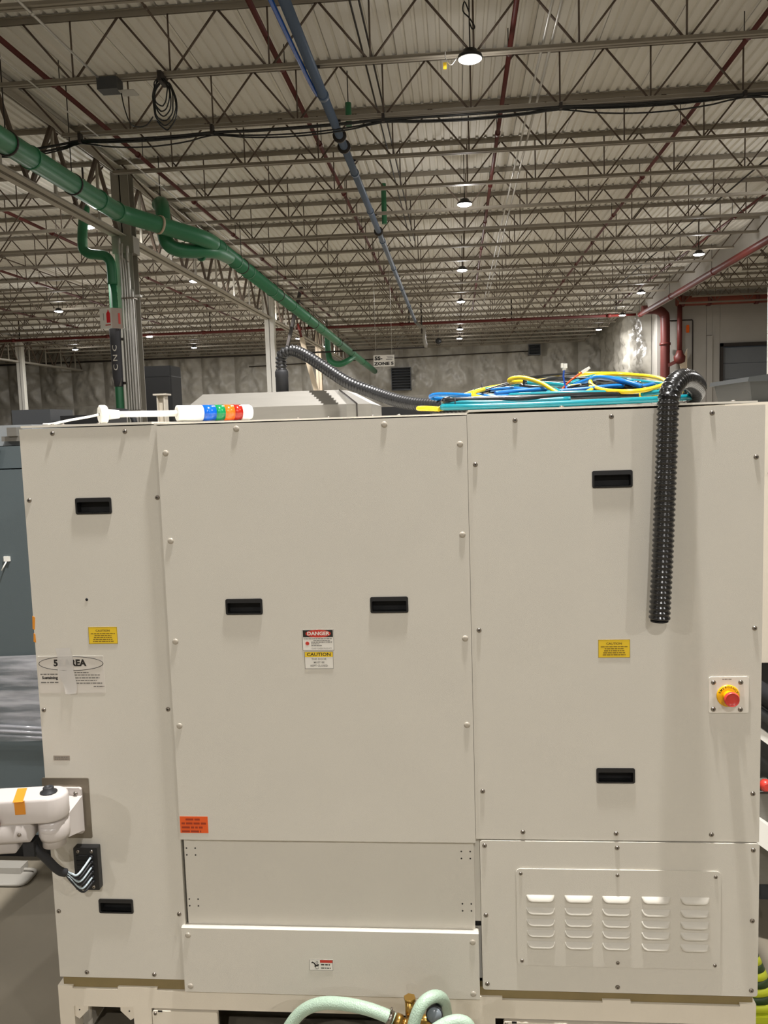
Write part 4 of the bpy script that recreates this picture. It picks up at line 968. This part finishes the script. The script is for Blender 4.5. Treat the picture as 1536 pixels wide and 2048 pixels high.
def ring(cx, cy, rx, ry, z, wob, seed, n=16, tilt=0.0, a0=0, a1=2 * pi):
    rnd = random.Random(seed); P = []
    for k in range(n):
        a = a0 + (a1 - a0) * k / n; P.append((cx + rx * cos(a) * (1 + rnd.uniform(-.03, .03)), cy + ry * sin(a) * (1 + rnd.uniform(-.04, .04)), z + tilt * (1 + sin(a)) / 2 + rnd.uniform(-wob, wob)))
    return P
YR, TR, BR, KR = .0062, .0085, .0062, .0095
yc = thing('yellow_cable', 'yellow cable looped over the pile on top of the machine', 'cable', (.3, 2.7, 1.74))
def strand(parent, pts, r, mt, closed=False): return MB().tube(catmull(pts, 6, closed), r, 10, closed=closed).build('cable_run', mt, parent)
strand(yc, [(-.03, 2.40, 1.748), (.0, 2.6, 1.770), (.079, 2.8, 1.802), (.218, 2.95, 1.828), (.33, 3.05, 1.851), (.476, 3.1, 1.857), (.595, 3.0, 1.844), (.664, 2.8, 1.81), (.665, 2.6, 1.77)], YR, 'yellow_cable')
strand(yc, [(-.045, 2.4, 1.740), (.012, 2.6, 1.765), (.103, 2.8, 1.796), (.231, 2.9, 1.824), (.353, 2.95, 1.832), (.46, 2.95, 1.840)], YR, 'yellow_cable')
strand(yc, [(.20, 2.60, 1.815), (.159, 2.53, 1.812), (.160, 2.50, 1.819), (.192, 2.49, 1.821), (.24, 2.47, 1.804), (.279, 2.44, 1.776), (.300, 2.42, 1.762)], YR, 'yellow_cable')
strand(yc, [(.4, 2.6, 1.805), (.402, 2.45, 1.780), (.44, 2.35, 1.768), (.505, 2.35, 1.770), (.596, 2.5, 1.792), (.612, 2.72, 1.820), (.533, 2.85, 1.838), (.445, 2.75, 1.830)], YR, 'yellow_cable', True)
strand(yc, [(-.036, 2.33, 1.737), (-.058, 2.35, 1.739), (-.086, 2.38, 1.742), (-.104, 2.36, 1.741), (-.08, 2.34, 1.739), (-.045, 2.31, 1.736)], YR, 'yellow_cable')
strand(yc, [(-.01, 2.36, 1.757), (.02, 2.32, 1.757), (.08, 2.30, 1.758), (.20, 2.33, 1.756), (.36, 2.40, 1.758), (.50, 2.38, 1.757), (.60, 2.42, 1.753)], YR, 'yellow_cable')
strand(yc, [(.33, 2.62, 1.795), (.37, 2.56, 1.795), (.39, 2.50, 1.785), (.36, 2.44, 1.770), (.31, 2.42, 1.760)], YR, 'yellow_cable')
strand(yc, [(.08, 2.45, 1.790), (.055, 2.42, 1.783), (.05, 2.40, 1.772), (.075, 2.38, 1.764)], YR, 'yellow_cable')
tc_ = thing('teal_cable', 'thick teal cable coiled under the pile on top of the machine', 'cable', (.3, 2.6, 1.74))
strand(tc_, [(-.015, 2.34, 1.744), (-.036, 2.31, 1.741), (.0, 2.285, 1.740), (.063, 2.27, 1.739), (.245, 2.265, 1.739), (.377, 2.28, 1.741), (.545, 2.33, 1.744), (.66, 2.45, 1.75), (.69, 2.65, 1.76)], TR, 'teal_cable')
strand(tc_, [(-.02, 2.36, 1.753), (-.03, 2.33, 1.752), (.02, 2.30, 1.750), (.12, 2.29, 1.748), (.30, 2.29, 1.750)], TR, 'teal_cable')
strand(tc_, [(.366, 2.8, 1.811), (.421, 2.85, 1.829), (.478, 2.9, 1.836), (.591, 2.9, 1.817), (.645, 2.75, 1.799), (.66, 2.55, 1.78), (.60, 2.42, 1.768), (.50, 2.36, 1.760)], TR * .85, 'teal_cable')
strand(tc_, [(.06, 2.60, 1.79), (.12, 2.7, 1.80), (.22, 2.75, 1.815), (.32, 2.62, 1.80), (.345, 2.5, 1.775)], TR, 'teal_cable')
strand(tc_, [(.26, 2.43, 1.766), (.265, 2.46, 1.778), (.285, 2.47, 1.780), (.29, 2.45, 1.768)], TR, 'teal_cable')
strand(tc_, ring(.33, 2.66, .31, .26, 1.745, .004, 3, tilt=.03), TR, 'teal_cable', True)
strand(tc_, ring(.33, 2.68, .29, .28, 1.768, .004, 5, tilt=.03), TR * .8, 'teal_cable', True)
bc = thing('blue_cable', 'bright blue cable crossing the left and right of the pile', 'cable', (.1, 2.5, 1.75))
strand(bc, [(-.02, 2.56, 1.770), (-.063, 2.54, 1.772), (-.073, 2.52, 1.778), (-.046, 2.5, 1.782), (.026, 2.45, 1.775), (.095, 2.42, 1.764), (.151, 2.40, 1.760), (.25, 2.38, 1.758)], BR, 'blue_cable')
strand(bc, [(-.03, 2.58, 1.776), (.05, 2.47, 1.776), (.12, 2.44, 1.768), (.22, 2.5, 1.78)], BR, 'blue_cable')
strand(bc, [(.36, 2.66, 1.80), (.414, 2.62, 1.818), (.441, 2.56, 1.815), (.482, 2.5, 1.800), (.524, 2.48, 1.784)], BR * 1.2, 'blue_cable')
strand(bc, [(.11, 2.44, 1.777), (.17, 2.46, 1.782), (.24, 2.47, 1.785), (.27, 2.5, 1.785)], BR * 1.1, 'blue_cable')
strand(bc, ring(.35, 2.7, .25, .22, 1.785, .006, 8, tilt=.02), BR, 'blue_cable', True)
kc = thing('black_cable', 'black cables coiled in the middle of the pile on top of the machine', 'cable', (.3, 2.6, 1.75))
strand(kc, [(-.02, 2.36, 1.762), (-.03, 2.33, 1.758), (0, 2.31, 1.756), (.064, 2.30, 1.757), (.195, 2.29, 1.757), (.356, 2.32, 1.759), (.516, 2.40, 1.757), (.62, 2.52, 1.76)], KR, 'black_cable')
for k in range(5): strand(kc, ring(.32 + .012 * k, 2.68, .30 - .035 * k, .27 - .03 * k, 1.752 + .009 * k, .006, 20 + k, tilt=.035), KR * .85, 'black_cable', True)
strand(kc, [(.03, 2.5, 1.775), (.07, 2.6, 1.785), (.16, 2.7, 1.812), (.25, 2.8, 1.835), (.35, 2.95, 1.848), (.42, 3.0, 1.852)], YR, 'black_cable')
strand(kc, [(.38, 2.45, 1.765), (.42, 2.5, 1.785), (.46, 2.52, 1.79), (.52, 2.5, 1.78), (.58, 2.55, 1.775)], KR * .8, 'black_cable')
for k in range(4): MB().cyl((.375 + .025 * k, 2.47, 1.762), (.41 + .02 * k, 2.53, 1.792 - .004 * k), .009, 10).build('cable_end', 'black_cable', kc)
for (x, y, z) in ((-.002, 2.30, 1.748), (.075, 2.46, 1.790), (.20, 2.55, 1.815)):
    MB().tube([(x, y - .016 * cos(a), z + .018 * sin(a)) for a in [2 * pi * k / 12 for k in range(12)]], .0016, 5, closed=True).build('cable_tie', 'rubber', kc)
w1 = thing('blue_lead', 'thin blue wire with a white plug standing up from the cable pile', 'wire', (.31, 2.5, 1.77))
strand(w1, [(.345, 2.46, 1.762), (.324, 2.48, 1.772), (.316, 2.5, 1.789), (.309, 2.5, 1.818), (.311, 2.5, 1.840)], .0026, 'blue_wire')
MB().box(.306, .316, 2.494, 2.506, 1.838, 1.846).box(.302, .308, 2.492, 2.508, 1.845, 1.858).box(.309, .319, 2.492, 2.508, 1.844, 1.857).build('plug', 'white', w1)
w2 = thing('orange_lead', 'thin orange wire with a white plug leaning right out of the cable pile', 'wire', (.33, 2.52, 1.78))
strand(w2, [(.300, 2.50, 1.770), (.308, 2.52, 1.786), (.330, 2.52, 1.808), (.352, 2.52, 1.824), (.365, 2.52, 1.833)], .0026, 'orange_wire')
MB().beam((.363, 2.52, 1.831), (.379, 2.52, 1.840), .010, .009).beam((.377, 2.52, 1.839), (.386, 2.52, 1.845), .007, .007).build('plug', 'white', w2)
w3 = thing('clear_sleeved_lead', 'clear plastic sleeve at the end of the yellow cable', 'cable', (.3, 2.42, 1.76))
MB().tube(catmull([(.292, 2.425, 1.772), (.315, 2.415, 1.764), (.35, 2.40, 1.759)], 5), .0075, 10).build('sleeve', 'clear_plastic', w3)
w4 = MB().box(-.035, -.01, 2.40, 2.43, 1.757, 1.769).build('white_tag', 'white'); tag(w4, 'small white tag between the blue cable and yellow end', 'tag')

# ================================================================== HOSES AT THE BOTTOM
def hose(name, label, pts, r=.0165):
    t = thing(name, label, 'hose', pts[-1]); MB().tube(catmull(pts, 7), r, 18).build('hose_tube', 'hosegreen', t); return t
hs = hose('clear_braided_hose', 'pale green braided hose arching left of the brass valve', [(-.50, 2.1, FL + .017), (-.51, 2.1, .0), (-.498, 2.1, .07), (-.455, 2.1, .135), (-.400, 2.09, .172), (-.338, 2.075, .186), (-.272, 2.06, .186), (-.222, 2.055, .173), (-.196, 2.05, .163)])
MB().rev([(.0185, 0), (.0185, .012)], (-.212, 2.052, .170), (.87, -.03, -.42), 18).build('hose_clamp', 'screw', hs)
MB().cyl((-.203, 2.045, .185), (-.200, 2.045, .200), .003, 8).build('clamp_screw', 'screw', hs)
hs = hose('clear_braided_hose', 'pale green braided hose rising over the gauge', [(-.175, 1.99, FL + .017), (-.165, 1.99, .05), (-.150, 1.985, .155), (-.136, 1.99, .215), (-.118, 2.0, .246), (-.092, 2.02, .252), (-.070, 2.05, .225), (-.062, 2.09, .16), (-.06, 2.12, .05), (-.06, 2.13, FL + .017)], .0155)
hs = hose('clear_braided_hose', 'pale green braided hose bending low at the right of the gauge', [(-.14, 1.90, FL + .017), (-.13, 1.93, .10), (-.105, 1.94, .195), (-.065, 1.95, .228), (-.025, 1.96, .232), (.0, 1.97, .205), (.008, 1.98, .12), (.01, 1.98, FL + .017)], .0155)
vb = thing('brass_valve', 'brass valve and fitting between the braided hoses', 'valve', (-.16, 2.07, .15))
MB().rev([(.012, 0), (.012, .014), (.018, .014), (.018, .03), (.013, .03), (.013, .042), (.019, .042), (.019, .06)], (-.205, 2.05, .169), (.9, 0, -.38), 12).build('valve_body', 'brass', vb)
MB().cyl((-.155, 2.07, .14), (-.155, 2.07, .205), .0125, 12).cyl((-.155, 2.07, .205), (-.155, 2.07, .213), .016, 6).build('valve_stem', 'brass', vb)
MB().cyl((-.14, 2.07, .150), (-.09, 2.07, .150), .014, 12).cyl((-.155, 2.07, .14), (-.155, 2.07, FL), .02, 12).build('valve_pipe', 'brass', vb)
ga = thing('pressure_gauge', 'black pressure gauge facing forward between the hoses', 'gauge', (-.09, 2.0, .18))
ga_ax = Vector((.05, -1, .25)).normalized(); go = Vector((-.092, 2.065, .196))
MB().rev([(.018, 0), (.020, .01), (.020, .05), (.0215, .052), (.0215, .058), (.019, .059)], go, ga_ax, 24).build('gauge_case', 'rubber', ga)
MB().rev([(.0185, 0), (.0185, .001), (.004, .0015)], go + ga_ax * .0585, ga_ax, 24).build('gauge_glass', 'glass', ga)
MB().cyl(go, (-.10, 2.07, .155), .008, 10).build('gauge_stem', 'brass', ga)

# ================================================================== NEIGHBOURS
lm = thing('slate_cabinet', 'blue grey machine standing left behind the cream machine', 'machine', (-2.3, 3.7, FL))
MB().box(-3.6, -1.62, 3.28, 4.6, .02, 1.566).build('cabinet_body', 'slate', lm)
MB().box(-3.6, -1.60, 3.30, 4.6, 1.571, 1.66).build('upper_body', 'slate', lm)
MB().box(-3.55, -1.65, 3.34, 4.55, FL, .02).build('plinth', 'black', lm)
MB().box(-2.3, -1.72, 3.34, 4.3, 1.662, 1.745).build('top_housing', 'slate_light', lm)
MB().box(-1.83, -1.75, 3.30, 3.36, 1.68, 1.70).box(-1.80, -1.76, 3.29, 3.36, 1.70, 1.735).build('latch', 'silver', lm)
MB().prism([(-1.95, 1.45), (-1.86, 1.655), (-1.83, 1.655), (-1.9, 1.45)], 3.277, 3.28).build('dark_stripe', 'blackin', lm)
MB().box(-1.845, -1.82, 3.272, 3.28, 1.195, 1.215).cyl((-1.835, 3.275, 1.195), (-1.85, 3.26, 1.16), .003, 6).build('tag', 'white', lm)
g = MB(); nx, nz = 24, 14
for j in range(nz + 1):
    for i in range(nx + 1):
        x = -2.4 + .8 * i / nx; z = .44 + .36 * j / nz + .03 * (x + 2)
        g.v.append((x, 3.262 - .010 * abs(noise.noise(Vector((x * 2.5, z * 22 + x * 4, 1)))) - .006 * noise.noise(Vector((x * 9, z * 30, 5))), z))
for j in range(nz):
    for i in range(nx): a = j * (nx + 1) + i; g.face((a, a + 1, a + nx + 2, a + nx + 1), 0, True)
sw = g.build('stretch_wrap', 'wrap', lm); sw['label'] = 'band of shiny stretch film around the cabinet'
for k in range(3): MB().tube([(-2.4, 3.255, .50 + .02 * k), (-2.0, 3.252, .475 + .022 * k), (-1.61, 3.255, .455 + .02 * k)], .006, 6).build('film_roll', 'wrap', lm)
pk = thing('floor_tray', 'clear white plastic tray lying on the floor by the slate cabinet', 'tray', (-1.85, 3.2, FL))
MB().tube([(a, c, FL + .008) for a, c in rr(-1.98, -1.77, 3.10, 3.22, .03, 4)], .007, 8, closed=True).build('tray_rim', 'tray', pk)
MB().prism(rr(-1.97, -1.78, 3.11, 3.21, .02), FL, FL + .004, 'z').build('tray_floor', 'tray', pk)
MB().box(-2.02, -1.83, 3.19, 3.25, FL + .004, FL + .03).build('tray_lip', 'tray', pk)
# far left clutter behind
bk = thing('grey_bench', 'grey bench machine behind the left end of the cream machine', 'machine', (-3.0, 6, FL))
MB().box(-3.6, -2.2, 5.8, 6.6, FL, 1.70).build('cabinet_body', 'slate_light', bk)
MB().box(-2.75, -2.45, 5.75, 6.2, 1.70, 1.83).build('dark_box', 'black', bk)
MB().tube(catmull([(-2.40, 5.7, 1.70), (-2.42, 5.7, 1.78), (-2.36, 5.7, 1.84), (-2.25, 5.7, 1.84), (-2.20, 5.7, 1.78), (-2.20, 5.7, 1.70)], 5), .02, 8).build('bent_tube', 'rubber', bk)
MB().box(-3.1, -2.82, 5.75, 6.1, 1.70, 1.88).build('grey_box', 'darkgrey', bk)
tk = thing('dark_cabinet', 'tall black cabinet behind the pale post', 'cabinet', (-7.2, 20, FL))
MB().prism(rr(-7.5, -6.76, 20.0, 20.8, .05, 3), FL, 3.26, 'z').build('cabinet_body', 'blackin', tk)
for z in (1.0, 2.2, 3.0): MB().prism(rr(-7.505, -6.755, 19.995, 20.805, .05, 3), z, z + .02, 'z').build('cabinet_band', 'black', tk)
ps = thing('pale_post', 'short pale channel post with a cap plate behind the signal tower', 'post', (-2.2, 6.3, FL))
MB().box(-2.235, -2.175, 6.3, 6.34, FL, 1.97).box(-2.235, -2.228, 6.26, 6.3, FL, 1.97).box(-2.182, -2.175, 6.26, 6.3, FL, 1.97).build('post_shaft', 'frame', ps)
MB().box(-2.255, -2.155, 6.24, 6.36, 1.97, 1.982).build('cap_plate', 'frame', ps)
dl = thing('dark_display', 'dark equipment box behind the black hose', 'machine', (-.35, 5, FL))
MB().box(-.74, -.15, 4.9, 5.4, FL, 1.80).build('case', 'black', dl)
MB().box(-.70, -.45, 4.895, 4.9, 1.755, 1.765).build('trim_line', 'conduit', dl)

rn = thing('white_cabinet', 'white machine standing right behind the cream machine', 'machine', (1.6, 3.2, FL))
MB().box(.88, 2.2, 2.9, 4.2, .86, 1.735).build('cabinet_body', 'frame', rn)
MB().box(1.02, 1.2, 2.885, 2.9, 1.498, 1.503).build('seam_line', 'blackin', rn)
MB().box(.99, 2.1, 3.1, 4.1, FL, .86).build('lower_body', 'darkgrey', rn)
MB().tube(catmull([(.86, 2.86, .86), (1.05, 2.84, .73), (1.2, 2.8, .60), (1.4, 2.8, .52)], 5), .035, 10).build('rubber_tube', 'rubber', rn)
MB().tube(catmull([(.86, 2.86, .78), (1.05, 2.84, .66), (1.2, 2.8, .53)], 5), .02, 10).build('rubber_tube', 'darkgrey', rn)
MB().beam((.86, 2.88, .73), (1.3, 2.8, .40), .03, .03).build('diagonal_arm', 'white', rn)
MB().beam((.90, 2.85, .36), (1.25, 2.75, .12), .05, .07).build('diagonal_arm', 'white', rn)
MB().box(.99, 1.06, 2.85, 3.0, .10, .42).build('clamp_block', 'silver', rn)
MB().rev([(.018, 0), (.022, .015), (.012, .03)], (1.01, 2.86, .452), (0, -1, 0), 16).build('red_knob', 'estop_red', rn)
bn = thing('dark_bin', 'dark lidded bin standing on the white machine at right', 'bin', (1.25, 3.45, 1.735))
MB().hexa([(1.10, 3.3, 1.735), (1.5, 3.3, 1.735), (1.5, 3.7, 1.735), (1.10, 3.7, 1.735)], [(1.085, 3.28, 1.815), (1.52, 3.28, 1.815), (1.52, 3.72, 1.815), (1.085, 3.72, 1.815)]).build('bin_body', 'bin', bn)
MB().prism([(1.07, 1.815), (1.53, 1.815), (1.53, 1.86), (1.19, 1.845), (1.075, 1.832)], 3.26, 3.74).build('bin_lid', 'bin', bn)
fm = thing('striped_marker', 'lime and dark green striped hazard cone on the floor at lower right', 'cone', (.93, 2.45, FL))
NC = 8
for k in range(NC):
    z0 = FL + .02 + k * .020; r0 = .085 - .0085 * k; r1 = .085 - .0085 * (k + 1)
    MB().rev([(r0, 0), (r1, .020)], (.855, 2.52, z0), (0, .1, 1), 24).build('cone_stripe', 'limegreen' if k % 2 == 0 else 'deepgreen', fm)
MB().box(.76, .95, 2.43, 2.61, FL, FL + .02).build('cone_base', 'limegreen', fm)
